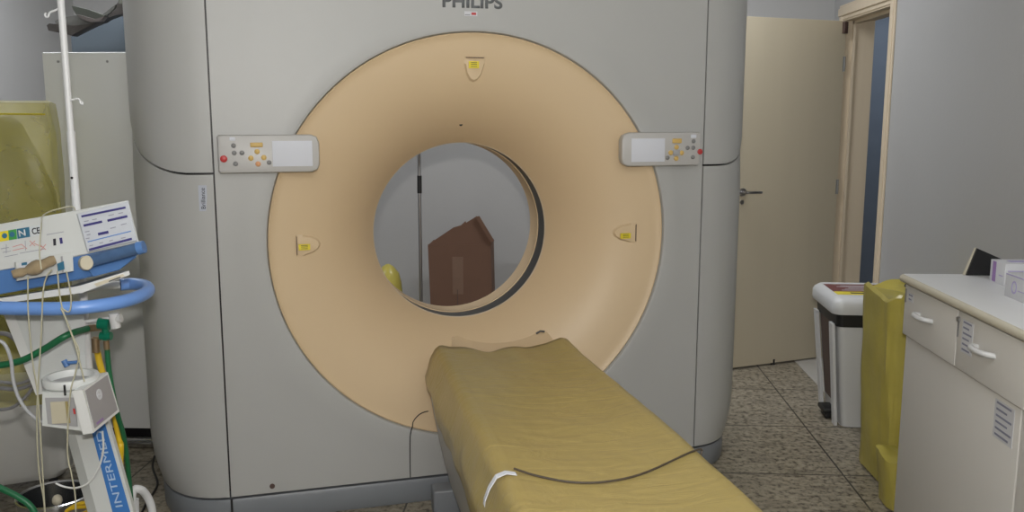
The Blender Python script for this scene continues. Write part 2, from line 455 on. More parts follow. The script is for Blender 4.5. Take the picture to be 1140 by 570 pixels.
ringt = [(x, y) for x, y in OUT] + [(-x, y) for x, y in reversed(OUT)]
tp.loft([[(x * k, y0 + (y - .4) * k + .4, z) for x, y in ringt] for k, z, y0 in ((.985, TOP - .004, 0), (.985, TOP + .01, 0), (.95, TOP + .05, 0), (.88, TOP + .07, 0))])
tp.build('top_cover', None, g)
# skirt
sk = MB().use(SKIRT)
def skirt_ring(k, z, dy=0):
    o2 = [(SW + .006 + (x - SW - .006) * (1 - k), y + dy + k * .16 * min(1, (x - SW) / .3)) for x, y in OUT]
    return [(x, y, z) for x, y in o2] + [(-x, y, z) for x, y in reversed(o2)]
sk.loft([skirt_ring(.13, 0, .012), skirt_ring(.12, .012, .006), skirt_ring(.115, .085, .004), skirt_ring(.125, .098, .01), skirt_ring(.2, .10, .05)])
sk.build('base_skirt', None, g)
for sg in (-1, 1): mbox(sg * SW - .004, sg * SW + .004, -.001, .01, .004, .1).build('skirt_joint', BLACK, g, False)
# access hatch outline, screw, hole
def arcpts(): 
    return [(-.281, -.0015, .113), (-.281, -.0015, .345), (-.274, -.0015, .372), (-.256, -.0015, .388), (-.235, -.0015, .393), (-.12, -.0015, .393), (.12, -.0015, .393)]
q = MB(); q.tube([(-.281, -.0005, .113), (-.281, -.0005, .185), (-.281, -.0045, .22), (-.281, -.0105, .27)], .0022, 6)
q.build('hatch_seam', BLACK, g)
q = MB()
pts = []
for k in range(12):
    t = k / 11; s_ = -.281 + .08 * t * t; hz = .27 + .105 * math.sin(t * PI / 2)
    rr = math.hypot(s_, hz - CZ); u = max(0, (RO - rr)) / (RO - RB)
    pts.append((s_, (.008 + .10 * u ** 1.3 + .172 * u ** 3.4 - .001) if rr < RO - .01 else -.0105, hz))
q.tube(pts, .0022, 6); q.build('hatch_seam', BLACK, g)
MB().cyl((-.814, -.003, .139), (-.814, .004, .139), .010).build('cover_screw', BROWN, g)
r_ = 1.505 - CZ; u = (RO - r_) / (RO - RB); yy = .008 + .10 * u ** 1.3 + .172 * u ** 3.4
MB().cyl((-.022, yy - .004, 1.508), (-.022, yy + .004, 1.508), .007).build('sensor_hole', BLACK, g)

# laser windows: small scoops with a yellow sticker, let into the funnel
def fdepth(r):
    u = (RO - r) / (RO - RB); return .008 + .10 * u ** 1.3 + .172 * u ** 3.4
def scoop(ang, lr):
    c, s_ = math.cos(ang), math.sin(ang)
    rad = Vector((c, 0, s_)); tan = Vector((-s_, 0, c))
    def P(r, t, off): 
        rr = math.hypot(r, t); v = rad * r + tan * t; return (v.x, fdepth(rr) - off, CZ + v.z)
    m = MB()
    # a shallow pocket: rim shape wide at the outer end, round toward the bore
    shape = [(lr + .035, -.042), (lr + .037, 0), (lr + .035, .042), (lr + .01, .040), (lr - .03, .030), (lr - .052, .015), (lr - .058, 0), (lr - .052, -.015), (lr - .03, -.030), (lr + .01, -.040)]
    outer = [P(a, b, .0012) for a, b in shape]
    inner = [P(lr + (a - lr) * .8, b * .82, -.0 if a > lr + .02 else .004) for a, b in shape]
    m.use(CREAM); R0 = [m.v(p) for p in outer]
    cen = [P(lr + (a - lr) * .86, b * .86, .010 * (1 if a < lr + .02 else -.3)) for a, b in shape]
    R1 = [m.v(p) for p in cen]
    for i in range(len(R0)):
        j = (i + 1) % len(R0); m.face([R0[i], R0[j], R1[j], R1[i]])
    m.face(R1)
    o = m.build('laser_window', None, g)
    b_ = MB(); b_.prism([P(lr + .034, -.036, .003), P(lr + .034, .036, .003), P(lr + .031, .034, .004), P(lr + .031, -.034, .004)], (0, -.003, 0))
    b_.build('window_slot', BROWN, o)
    return o, P
def sticker(par, s0, h0, w, hgt):
    r = math.hypot(s0, h0 - CZ); y = fdepth(r) - .012
    k = MB(); k.box(s0 - w / 2, s0 + w / 2, y - .001, y + .006, h0 - hgt / 2, h0 + hgt / 2); k.build('warning_sticker', YLABEL, par, False)
    k = MB()
    for dz in (-.25, .05, .3): k.box(s0 - w * .3, s0 + w * .3, y - .0018, y - .0009, h0 + hgt * (dz - .04), h0 + hgt * (dz + .04))
    k.build('sticker_print', INK, par, False)
o, P = scoop(PI / 2, .667); sticker(o, -.004, 1.735, .040, .026)
o, P = scoop(PI, .655); sticker(o, -.660, 1.056, .042, .022)
o, P = scoop(0, .650); sticker(o, .640, 1.050, .044, .022)

# control panels
def panel(side_):
    L = side_ < 0
    s0, s1 = (-.950, -.597) if L else (.587, .934)
    hz0, hz1 = 1.340, 1.476
    T = .042
    def outl(ins):
        a = s0 + ins; b = s1 - ins; c = hz0 + ins; d = hz1 - ins; rc_ = .028; rs = .006
        if L: pts = [(a + rs, c), (b - rc_, c), (b - rc_ * .3, c + rc_ * .3), (b, c + rc_), (b, d - rc_), (b - rc_ * .3, d - rc_ * .3), (b - rc_, d), (a + rs, d), (a, d - rs), (a, c + rs)]
        else: pts = [(a + rc_, c), (b - rs, c), (b, c + rs), (b, d - rs), (b - rs, d), (a + rc_, d), (a + rc_ * .3, d - rc_ * .3), (a, d - rc_), (a, c + rc_), (a + rc_ * .3, c + rc_ * .3)]
        return pts
    m = MB().use(PANELW)
    m.loft([[(x, y, z) for x, z in outl(i)] for i, y in ((.004, .07 if False else .004), (.002, -.02), (0, -T + .012), (.003, -T + .003), (.008, -T))])
    hs = m.build('control_panel', None, g)
    if L: mp = lambda X, Y: (s0 + (X - 127) / 648 * (s1 - s0), hz1 - (Y - 165) / 245 * (hz1 - hz0))
    else: mp = lambda X, Y: (s0 + (X - 155) / 505 * (s1 - s0), hz1 - (Y - 150) / 215 * (hz1 - hz0))
    def q_(X0, X1, Y0, Y1, y0, y1, name, mm, bev=.001):
        a, b = mp(X0, Y0); c, d = mp(X1, Y1); mbox(min(a, c), max(a, c), y0, y1, min(b, d), max(b, d), bev=bev).build(name, mm, hs)
    if L: q_(470, 728, 205, 370, -T - .002, -T + .004, 'display', SCREENW)
    else: q_(213, 425, 188, 336, -T - .002, -T + .004, 'display', SCREENW)
    def btn(X, Y, r, mm, name='button'):
        a, b = mp(X, Y); k = MB(); k.lathe([(r, .002), (r, -.003), (r * .8, -.0045), (r * .1, -.005)], (a, -T, b), 'y', 16, cap=True); k.build(name, mm, hs)
    if L:
        for X, Y in ((228, 232), (230, 279), (278, 279), (235, 348), (447, 343)): btn(X, Y, .0085, BGREY)
        for X, Y in ((374, 272), (333, 314), (415, 311)): btn(X, Y, .0095, BGOLD)
        btn(377, 351, .0095, BORANGE); q_(332, 412, 214, 244, -T - .005, -T + .002, 'button', BGOLD, .003)
        btn(163, 316, .0125, RED, 'stop_button'); q_(205, 240, 180, 202, -T - .001, -T + .002, 'icon_label', SCREENW)
    else:
        for X, Y in ((610, 208), (572, 250), (609, 250), (609, 310), (444, 312)): btn(X, Y, .0085, BGREY)
        for X, Y in ((500, 245), (463, 280), (534, 282), (500, 317)): btn(X, Y, .0100, BGOLD)
        q_(478, 522, 262, 298, -T - .005, -T + .002, 'button', GREYP, .002)
        q_(472, 532, 190, 220, -T - .005, -T + .002, 'button', BGOLD, .003)
        btn(654, 276, .0115, RED, 'stop_button'); q_(592, 628, 165, 188, -T - .001, -T + .002, 'icon_label', SCREENW)
panel(-1); panel(1)
# lettering on the gantry
text('PHILIPS', 'maker_lettering', frame((-.0115, -.0002, 1.966), (1, 0, 0), (0, 0, 1)), .048, LOGO, g, width=.232, bold=.03, label='dark grey capital lettering')
k = MB().use(PAPER); k.box(-.045, .005, -.0050, .001, 1.913, 1.930); k.use(RED).box(-.018, .0, -.0056, 0, 1.917, 1.926); k.use(LOGO).box(-.043, -.023, -.0054, 0, 1.916, 1.918)
k.build('small_label', None, g, False)
def sidept(s, d): return s, d
k = MB(); k.box(-1.024, -.995, .001, .012, 1.204, 1.297); sl = k.build('name_sticker', TAPEBLUE, g, False)
text('Brilliance', 'sticker_lettering', frame((-1.0095, .0002, 1.25), (0, 0, 1), (-1, 0, 0)), .015, INK, sl, width=.075)

# ------------------------------------------------------------------ patient table
TA = math.radians(15.3)
t = thing('patient_table', 'long narrow patient table sloping out from the scanner under an olive sheet', 'patient table', (-.205, 3.40, 0), TA)
HC = .635
cr = MB().use(CREAM)          # cradle, shallow trough
def sec(y, w, base, rise, th):
    up = [(-w + 2 * w * k / 12, y, base + rise * (abs(-1 + k / 6)) ** 2.2) for k in range(13)]
    return up + [(x, y, z - th) for x, y, z in reversed(up)]
cr.loft([sec(.12, .17, HC + .002, .040, .012), sec(.10, .195, HC - .004, .046, .014), sec(.03, .205, HC - .012, .035, .02), sec(-.03, .205, HC - .020, .028, .02), sec(-.5, .205, HC - .024, .024, .02), sec(-2.15, .205, HC - .024, .024, .02)])
cr.build('cradle', None, t)
MB().tube([(.150, .105, HC + .036), (.168, .105, HC + .046), (.185, .10, HC + .044)], .004, 8).build('cradle_catch', BLACK, t)
pd = MB().use(PANELW)
rr = []
for z, y0_, y1_, w in ((.0, -.06, -1.9, .19), (.05, -.055, -1.92, .200), (.14, -.05, -1.95, .232), (.255, -.04, -2.0, .258), (.40, -.025, -2.08, .287), (.462, -.02, -2.12, .296)):
    rr.append([(-w, y1_, z), (w, y1_, z), (w, y0_ - .03, z), (w * .92, y0_, z), (-w * .92, y0_, z), (-w, y0_ - .03, z)])
pd.loft(rr); pd.build('pedestal', None, t)
bd = MB().use(PANELW); rr = []
for z, y0_, y1_, w in ((.468, -.018, -2.13, .297), (.50, -.012, -2.15, .300), (.56, -.008, -2.16, .292), (.60, -.006, -2.16, .262)):
    rr.append([(-w, y1_, z), (w, y1_, z), (w, y0_ - .03, z), (w * .92, y0_, z), (-w * .92, y0_, z), (-w, y0_ - .03, z)])
bd.loft(rr); bd.build('tabletop_carrier', None, t)
mbox(-.290, .290, -2.1, -.03, .460, .470).build('carrier_gap', BLACK, t, False)
dk = MB().use(SKIRT); dk.box(-.295, .295, -.055, .03, 0, .105, .008); dk.build('docking_base', None, t)

# olive plastic sheet lying over the table
sh = MB().use(COVER)
NU, NV = 58, 90
rows = []
def hem(v):
    y = -2.2 * v
    return .135 + .035 * min(1, -y / .6) + .010 * math.sin(y * 11) + .018 * noise.noise(Vector((y * 5, 3, 1)))
for j in range(NV + 1):
    v = j / NV; y = .005 - 2.16 * v
    W = .262 + .012 * min(1, v * 1.5)
    row = []
    hl = hem(v); hr = hem(v + .3)
    top_ridge = HC + .032 + .006 * math.sin(y * 5)
    for i in range(NU + 1):
        u = i / NU
        if u < .2 or u > .8:
            sg = -1 if u < .2 else 1; k = 1 - u / .2 if u < .2 else (u - .8) / .2; hh_ = hl if u < .2 else hr
            z = top_ridge - .012 - hh_ * k; dz = top_ridge - z
            x = W + .006 + (.046 if sg < 0 else .022) * min(1, max(0, dz - .012) / .11) - .012 * max(0, k - .5)
            x += .007 * noise.noise(Vector((y * 7, k * 2, 5 * sg))) * min(1, k * 4)
            x *= sg
        else:
            k = (u - .2) / .6 * 2 - 1; x = W * k
            a = abs(k)
            z = HC + .006 + .026 * a ** 2.0 + .004 * math.sin(y * 5) * a ** 3
            if a > .93: z -= .012 * ((a - .93) / .07) ** 2
            z += .0035 * noise.noise(Vector((x * 6, y * 5, 0))) + .002 * noise.noise(Vector((x * 16 + y * 5, y * 9, 2)))
            if v < .2: z += .006 * math.sin(x * 38 + 1.0 + y * 4) * (1 - v / .2) ** 1.5 * (1 - a ** 4)
        yy = y
        if j == 0: yy += .012 * math.sin(x * 22) + .02 * (abs(x) / W) ** 3
        if j == 0 and u < .22: yy -= .0
        row.append((x, yy, z))
    rows.append(row)
# far right corner peaks up a little
for j in range(8):
    for i in range(int(NU * .70), int(NU * .82)):
        x, y, z = rows[j][i]; w_ = max(0, 1 - abs(i / NU - .755) / .06) * (1 - j / 8); rows[j][i] = (x, y, z + .016 * w_)
sh.loft(rows, closed=False, cap=False)
so = sh.build('plastic_sheet', None, None); so.location = t.location; so.rotation_euler = t.rotation_euler
md = so.modifiers.new('thick', 'SOLIDIFY'); md.thickness = .0015; md.offset = 1
tag(so, 'olive yellow plastic sheet draped over the patient table', 'plastic sheet')
Mt = Matrix.Translation(Vector((-.205, 3.40, 0))) @ Matrix.Rotation(TA, 4, 'Z')
def tl(px, py, h): return Mt.inverted() @ cw(px, py, h=h)
# white clip strap on the left edge, dark cord across
a0 = tl(573, 527, HC + .035)
st = MB().use(SCREENW)
W0 = .29
path = [(a0.x + .005, a0.y + .005, HC + .030), (a0.x - .022, a0.y + .0, HC + .038), (-W0 - .002, a0.y - .015, HC + .036), (-W0 - .022, a0.y - .025, HC + .012), (-W0 - .034, a0.y - .03, HC - .015), (-W0 - .036, a0.y - .033, HC - .028)]
rows = [[(x, y - .009, z), (x, y + .009, z), (x - .001, y + .009, z + .003), (x - .001, y - .009, z + .003)] for x, y, z in path]
st.loft(rows); so2 = st.build('tie_strap', None, None); so2.matrix_world = Mt
tag(so2, 'short white strap hooked over the left edge of the sheet', 'strap')
cd = MB().use(mat('brown_cord', (.06, .045, .03), .6))
cpts = []
for px, py in ((572, 527), (600, 532), (640, 535.5), (680, 533), (720, 524), (758, 509)):
    p = tl(px, py, HC + .02); a = min(1, abs(p.x) / .27)
    cpts.append((p.x, p.y, HC + .014 + .026 * a ** 2.4))
cpts = cpts[:-1] + [(W0 - .022, cpts[-1][1] + .01, HC + .033), (W0 - .010, cpts[-1][1] + .012, HC + .005), (W0 + .018, cpts[-1][1] + .012, HC - .06)]
cd.tube(cpts, .0028, 6, sub=5); c2 = cd.build('elastic_cord', None, None); c2.matrix_world = Mt
tag(c2, 'thin dark cord running across the olive sheet', 'cord')

# ------------------------------------------------------------------ things seen through the bore
c = MB().use(CARD)
cy = 5.56
front = [(-.80, .0), (-.41, .0), (-.425, .74), (-.822, .73)]
c.loft([[(x, cy, z) for x, z in front], [(x, cy + .26, z) for x, z in front]])
bx = thing('cardboard_box', 'tall brown cardboard box with raised flaps standing behind the scanner', 'box', (-.61, cy + .13, 0))
c.build('carton_body', None, bx, False, wpar=True)
c = MB().use(CARD); fl = [(-.826, .732), (-.66, .845), (-.600, .862), (-.512, .918), (-.414, .768), (-.43, .735)]
c.prism([(x, cy + .004, z) for x, z in fl], (0, .012, 0)); c.build('flap', None, bx, False, wpar=True)
c = MB().use(CARD); fl = [(-.52, .915), (-.495, .92), (-.402, .765), (-.425, .755)]
c.prism([(x, cy - .012, z) for x, z in fl], (0, .012, 0)); c.build('flap', None, bx, False, wpar=True)
c = MB().use(CARD); fl = [(-.62, .852), (-.585, .885), (-.578, .868), (-.60, .84)]
c.prism([(x, cy + .018, z) for x, z in fl], (0, .006, 0)); c.build('flap', None, bx, False, wpar=True)
c = MB().use(CARDTAPE); c.box(-.668, -.60, cy - .001, cy + .001, .42, .66); c.build('tape', None, bx, False, wpar=True)
c = MB().use(BROWN); c.box(-.64, -.634, cy - .0015, cy, .0, .45); c.build('crease', None, bx, False, wpar=True)
mp_ = thing('mop', 'long dark mop handle leaning upright behind the scanner beside the cardboard box', 'mop', (-.868, 5.56, 0))
m = MB().use(METAL); m.cyl((-.003, 0, .05), (0, .0, 1.62), .0105); m.build('pole', mat('mop_pole', (.12, .09, .07), .4, .4), mp_)
m = MB(); m.cyl((-.001, 0, 1.06), (-.0, 0, 1.17), .0145); m.build('grip', BLACK, mp_)
m = MB(); m.box(-.035, .035, -.05, .05, .0, .05, .01); m.build('mop_head', CABLE, mp_)
sk_ = MB().use(BAGR)
sk_.lathe([(.09, 0), (.105, .1), (.10, .3), (.085, .48), (.07, .54), (.035, .585), (.01, .60)], (-1.09, 5.62, 0), 'z', 20, cap=True)
tag(sk_.build('waste_sack', None), 'small yellow sack at the back wall left of the mop handle', 'sack')

# ------------------------------------------------------------------ pedal bin
pb = thing('pedal_bin', 'white pedal bin with black collar and maroon label on its lid', 'bin', (1.53, 4.56, 0), math.radians(-2))
def rr_(x0, x1, y0, y1, z, r=.03, n=4):
    pts = []
    for cx_, cy_, a0_ in ((x1 - r, y1 - r, 0), (x0 + r, y1 - r, 90), (x0 + r, y0 + r, 180), (x1 - r, y0 + r, 270)):
        for k in range(n + 1):
            a = math.radians(a0_ + 90 * k / n); pts.append((cx_ + r * math.cos(a), cy_ + r * math.sin(a), z))
    return pts
b = MB().use(WHITEP)
b.loft([rr_(-.10, .145, -.17, .17, 0), rr_(-.11, .155, -.175, .175, .10), rr_(-.112, .157, -.177, .177, .105), rr_(-.155, .17, -.205, .205, .56)])
b.build('bin_body', None, pb)
b = MB().use(BLACK); b.loft([rr_(-.160, .172, -.210, .210, .52), rr_(-.165, .176, -.214, .214, .60)]); b.build('collar', None, pb)
b = MB().use(WHITEP); b.loft([rr_(-.185, .18, -.228, .228, .585, .05, 8), rr_(-.19, .183, -.234, .234, .60, .055, 8), rr_(-.19, .183, -.234, .234, .635, .055, 8), rr_(-.183, .178, -.227, .227, .650, .05, 8), rr_(-.166, .166, -.208, .208, .666, .05, 8), rr_(-.15, .15, -.19, .19, .668, .04, 8)])
b.build('lid', None, pb)
b = MB().use(MAROON); b.box(-.06, .14, -.18, .18, .667, .6695); b.use(YLABEL); b.box(-.135, -.06, -.18, .18, .667, .6695)
b.use(INK); b.box(-.11, -.085, -.10, .09, .6690, .6700)
b.use(PAPER)
for i, x in enumerate((-.03, 0, .03, .065, .09)): b.box(x, x + .008, -.12, .12 - .03 * (i % 3), .6690, .6701)
# the label lies along the bin's long side, its yellow band toward the camera
lb = b.build('lid_label', None, pb, False); lb.rotation_euler = (0, 0, PI / 2); lb.scale = (1.0, .82, 1)
b = MB().use(BROWN); b.prism([(-.120, -.10, .10), (-.120, .10, .10), (-.160, .12, .52), (-.160, -.12, .52)], (.012, 0, 0)); b.build('front_recess', None, pb, False)
for sy in (-1, 1):
    b = MB().use(WHITEP); b.prism([(-.118, sy * .155, .0), (-.118, sy * .105, .0), (-.166, sy * .125, .53), (-.166, sy * .185, .53)], (-.014, 0, 0)); b.build('front_rib', None, pb, False)
b = MB().use(BLACK); b.box(-.165, -.09, -.06, .06, .03, .055, .008); b.box(-.15, -.12, -.05, .05, .0, .035, .006); b.build('pedal', None, pb)

# ------------------------------------------------------------------ bag-lined bin beside the cabinet
yb = thing('lined_bin', 'tall bin wrapped in a yellow bag between pedal bin and cabinet', 'bin', (1.535, 3.80, 0))
b = MB().use(GREYP); b.loft([rr_(-.15, .15, -.14, .14, .03), rr_(-.18, .18, -.17, .17, .77)]); b.build('bin_body', None, yb)
for sx in (-1, 1):
    for sy in (-1, 1): MB().cyl((sx * .13 - .012, sy * .12, .025), (sx * .13 + .012, sy * .12, .025), .025).build('castor', BLACK, yb)
b = MB().use(BAGR); rows = []
for j in range(25):
    k = j / 24; z = .012 + .79 * k; w = .182 + .020 * k; d = .185 + .018 * k; ring = []
    for i in range(72):
        a = 2 * PI * i / 72; e = .45
        x = w * math.copysign(abs(math.cos(a)) ** e, math.cos(a)); y = d * math.copysign(abs(math.sin(a)) ** e, math.sin(a))
        q_ = 1 + .06 * noise.noise(Vector((math.cos(a) * 2.5, math.sin(a) * 2.5, z * 2.2))) + .03 * noise.noise(Vector((math.cos(a) * 9, math.sin(a) * 9, z * 4)))
        ring.append((x * q_, y * q_, z + (.015 * math.sin(a * 5) if j == 24 else 0)))
    rows.append(ring)
rows.append([(x * .93, y * .93, z + .012) for x, y, z in rows[-1]]); rows.append([(x * .9, y * .9, z - .02) for x, y, z in rows[-1]]); rows.append([(x * .4, y * .4, z - .01) for x, y, z in rows[-1]])
b.loft(rows, cap=False); b.face(list(b.bm.verts)[-72:]); b.build('bin_liner', None, yb)
MB().tube([(-.02, -.02, .82), (-.07, -.06, .83), (-.10, -.07, .85)], .008, 8).build('peg', BLACK, yb)
yb2 = thing('small_lined_bin', 'low bin in a crumpled yellow bag, peeking out behind the cabinet foot', 'bin', (1.425, 3.475, 0))
MB().use(GREYP).loft([rr_(-.10, .10, -.07, .07, 0), rr_(-.11, .11, -.08, .08, .19)]).build('bin_body', None, yb2)
b = MB().use(BAGR); rows = []
for j in range(9):
    k = j / 8; ring = []
    for i in range(48):
        a = 2 * PI * i / 48; q_ = 1 + .06 * noise.noise(Vector((math.cos(a) * 4, math.sin(a) * 4, k * 3)))
        w = .120 + .02 * k; d = .088 + .012 * k
        ring.append((w * math.copysign(abs(math.cos(a)) ** .5, math.cos(a)) * q_, d * math.copysign(abs(math.sin(a)) ** .5, math.sin(a)) * q_, .01 + .205 * k + (.012 * math.sin(3 * a) if j == 8 else 0)))
    rows.append(ring)
rows.append([(x * .85, y * .83, z + .004) for x, y, z in rows[-1]]); b.loft(rows, cap=False); b.face(list(b.bm.verts)[-48:]); b.build('bin_liner', None, yb2)

# ------------------------------------------------------------------ cabinet with drawers
CX, CY1, CY0 = 1.275, 3.366, 1.40
cb = thing('drawer_cabinet', 'white laminate cabinet with a row of drawers along the right wall', 'cabinet', (CX, CY1, 0))
def cbox(x0, x1, y0, y1, z0_, z1_, name, m, bev=0, par=None, smooth=False):
    return mbox(x0, x1, y0, y1, z0_, z1_, bev=bev).build(name, m, par if par is not None else cb, smooth, wpar=True)
cbox(CX + .045, XR - .005, CY0, CY1 - .012, .0, .925, 'carcass', LAM)
def knob(par, x, y0, y1, z):
    m = MB().use(WHITEP); m.tube([(x + .004, y0, z - .004), (x - .018, y0 - .006, z), (x - .030, y0 - .022, z + .001), (x - .034, (y0 + y1) / 2, z + .001), (x - .030, y1 + .022, z + .001), (x - .018, y1 + .006, z), (x + .004, y1, z - .004)], .0085, 10, sub=4)
    m.build('drawer_handle', None, par, True, wpar=True)
dr = [(3.352, 2.908), (2.900, 2.462), (2.454, 2.016), (2.008, 1.57)]
hz = (.862, .862, .862, .862)
drs = []
for i, (a, b_) in enumerate(dr):
    d = cbox(CX + .014, CX + .06, b_, a, .738, .925, 'drawer', LAM, .002, smooth=True); drs.append(d)
    mid = (a + b_) / 2 + .02; knob(d, CX + .014, mid + .055, mid - .055, .845)
# keys and labels
q = MB().use(METAL); q.box(CX + .010, CX + .015, 3.336, 3.342, .86, .91); q.build('lock_plate', None, drs[0], False, wpar=True)
q = MB().use(METAL); q.cyl((CX + .006, 2.892, .898), (CX + .015, 2.892, .898), .008); q.box(CX + .010, CX + .015, 2.889, 2.895, .84, .90); q.build('lock_plate', None, drs[1], False, wpar=True)
def note(par, x, y_far, w, z0_, z1_, lines, name='note'):
    q = MB().use(PAPER); q.box(x - .0012, x + .001, y_far - w, y_far, z0_, z1_); o = q.build(name, None, par, False, wpar=True)
    q = MB().use(mat('faded_ink', (.24, .25, .33), .7)); n = lines; hh = (z1_ - z0_)
    for i in range(n):
        zz = z1_ - hh * (i + .6) / n; l = w * (.75, .55, .8, .6, .82, .7)[i % 6]
        q.box(x - .0018, x - .001, y_far - w * .1 - l, y_far - w * .1, zz, zz + hh / n * .32)
    q.build('note_writing', None, o, False, wpar=True)
note(drs[0], CX + .014, 3.315, .045, .870, .900, 2)
note(drs[1], CX + .014, 2.865, .075, .800, .905, 6)
dA = cbox(CX + .028, CX + .046, 2.498, 3.350, .02, .730, 'cabinet_door', LAM, .002, smooth=True)
dB = cbox(CX + .028, CX + .046, 1.62, 2.490, .02, .730, 'cabinet_door', LAM, .002, smooth=True)
note(dA, CX + .028, 2.645, .115, .600, .715, 6)
ct = MB().use(COUNTER); ct.box(CX + .006, XR - .001, CY0 - .02, CY1 + .004, .932, .962, .006)
ct.use(EDGE); ct.tube([(CX + .008, CY0 - .02, .946), (CX + .008, CY1 - .004, .946)], .0148, 14); ct.build('worktop', None, cb)
bpy.context.view_layer.update()
wt = [o for o in cb.children if o.name.startswith('worktop')][0]; wt.matrix_parent_inverse = Matrix.Translation(-cb.location)

# boxes on the worktop
def glove_box(x0, x1, y0, y1, label, facing):
    t_ = thing('glove_box', label, 'box', ((x0 + x1) / 2, (y0 + y1) / 2, .9622), 0, 'cartons on the worktop')
    w, d = (x1 - x0) / 2, (y1 - y0) / 2; hh = .078
    mbox(-w, w, -d, d, 0, hh, bev=.0015).build('carton', PAPER, t_)
    m = MB().use(PURPLE)
    if facing == 'a':
        m.box(-w - .0008, -w + .001, d - .042, d - .018, .004, hh - .003); m.use(PLUM)
        m.box(-w + .01, w - .002, -d - .0008, -d + .001, .01, .022); m.box(-w + .01, w - .002, -d - .0008, -d + .001, .05, .054); m.box(-w + .01, w - .05, -d - .0008, -d + .001, .034, .038)
        m.box(-w - .0008, -w + .001, -d + .012, -d + .04, .03, .034)
    else:
        m.use(PLUM); m.box(-w - .0008, -w + .001, -d + .004, d - .004, hh - .006, hh - .002); m.box(-w - .0008, -w + .001, -d + .02, d - .085, .03, .033)
        m.lathe([(.016, -.0), (.016, .0015), (.012, .0015), (.012, 0)], (0, 0, 0), 'z', 20)
        for v in m.bm.verts:
            if abs(v.co.x) < .017 and abs(v.co.y) < .017 and v.co.z < .002 and v.co.z > -.001 and -w + .005 < v.co.x:
                x, y, z = v.co; v.co = (-w - z, d - .06 + x, .038 + y * 1.3)
    m.build('print', None, t_, False)
    mbox(-w * .6, w * .6, -d * .35, d * .35, hh - .001, hh + .0008).build('tear_opening', PLUM, t_, False)
glove_box(1.535, 1.715, 3.13, 3.235, 'white carton with a purple stripe on its end, at the back of the worktop', 'a')
glove_box(1.458, 1.585, 2.70, 2.965, 'white carton with thin lilac lines, nearer than the purple-striped one', 'b')
bk = MB()
yk = 3.345
P4 = [cw(*q_, d=3.262) for q_ in ((1075, 303), (1086.5, 276), (1117, 289.5), (1138, 291), (1138, 303))]
P4 = [Vector((min(p.x, 1.722), yk, max(p.z, .963))) for p in P4]; P4[0].z = P4[4].z = .963
fold = thing('black_folder', 'black folder with a tan edge leaning on the wall at the worktop end', 'folder', (1.6, yk, .963))
bk.prism(P4, (0, -.010, 0)); bk.build('folder_cover', BLACK, fold, False, wpar=True)
m = MB(); e0, e1 = P4[0], P4[1]
m.prism([e0 + Vector((-.008, 0, 0)), e1 + Vector((-.004, 0, 0)), e1 + Vector((.002, 0, 0)), e0 + Vector((.002, 0, 0))], (0, .008, 0)); m.build('binding_edge', EDGE, fold, False, wpar=True)

# ------------------------------------------------------------------ left side: white cabinet, slate screen, vinyl aprons
wc_ = thing('equipment_cabinet', 'tall white equipment cabinet on a steel foot left of the scanner', 'cabinet', (-2.03, 4.12, 0))
m = MB(); m.box(-2.262, -1.80, 3.90, 4.34, .105, 1.815, .006); m.build('body', WHITEM, wc_, True, wpar=True)
for y in (3.93, 4.3): m = MB().use(STEEL); m.tube([(-2.24, y, .03), (-1.82, y, .03)], .028, 12); m.build('foot', None, wc_, True, wpar=True)
m = MB().use(BLACK); m.box(-2.2, -1.85, 4.0, 4.28, .01, .11); m.build('plinth', None, wc_, False, wpar=True)
for x in (-2.19, -1.97): MB().cyl((x, 3.899, 1.775), (x, 3.902, 1.775), .006).build('screw', METAL, wc_, wpar=True)

D2 = 4.75
def sp(px, py, d=D2): return cw(px, py, d=d)
scr = MB().use(SLATE)
topc = [(79, 41), (86, 35), (97, 29), (108, 24), (119, 19), (128, 16), (137, 14), (150, 13), (165, 13), (190, 20)]
pts = [sp(*q_) for q_ in topc]; y_ = pts[0].y
pts = [Vector((p.x, y_, p.z)) for p in pts]
pts += [Vector((pts[-1].x, y_, .02)), Vector((pts[0].x, y_, .02))]
sc_ = thing('slate_screen', 'slate blue arched screen board standing behind the white equipment cabinet', 'screen', (-2.4, y_, 0))
scr.prism(pts, (0, .05, 0)); scr.build('board', None, sc_, False, wpar=True)
m = MB(); m.box(pts[0].x, pts[0].x + .05, y_ - .15, y_ + .2, 0, .03); m.build('foot', METAL, sc_, False, wpar=True)
def apron(poly, d0, th, m_, name, par):
    th = th * .3
    """folded vinyl laid over the board's top edge, thick and a little sagging"""
    ps = [sp(a, b2, d0) for a, b2 in poly]; yy0 = ps[0].y; cx_ = sum((p.x for p in ps)) / len(ps); cz_ = sum((p.z for p in ps)) / len(ps)
    ps = [Vector((p.x, yy0, p.z)) for p in ps]
    q = MB().use(m_); 
    q.loft([[Vector((cx_ + (p.x - cx_) * k, p.y + o_, cz_ + (p.z - cz_) * k)) for p in ps] for k, o_ in ((.96, 0), (1, .012), (1, th - .012), (.96, th))])
    return q.build(name, None, par, True, wpar=True)
ap = thing('lead_apron', 'dark brown-grey folded aprons heaped on top of the slate screen', 'apron', (-2.3, y_, 1.9))
apron([(51, 28), (54, 26), (66, 27), (84, 28.5), (100, 27), (112, 25), (96, 32), (80, 40), (68, 37), (53, 34)], D2 - .14, .22, APRON, 'lower_fold', ap)
apron([(60, 24), (66, 20), (84, 17), (95, 17.5), (108, 22), (113, 25), (101, 27.6), (84, 28.8), (62, 27)], D2 - .11, .20, APRON2, 'middle_fold', ap)
apron([(79, 6), (88, 8), (100, 11), (118, 17.5), (113, 22), (106, 23.5), (94, 22), (85, 17), (81, 11)], D2 - .16, .16, mat('dark_green_vinyl', (.055, .06, .05), .5, var=.15), 'upper_fold', ap)
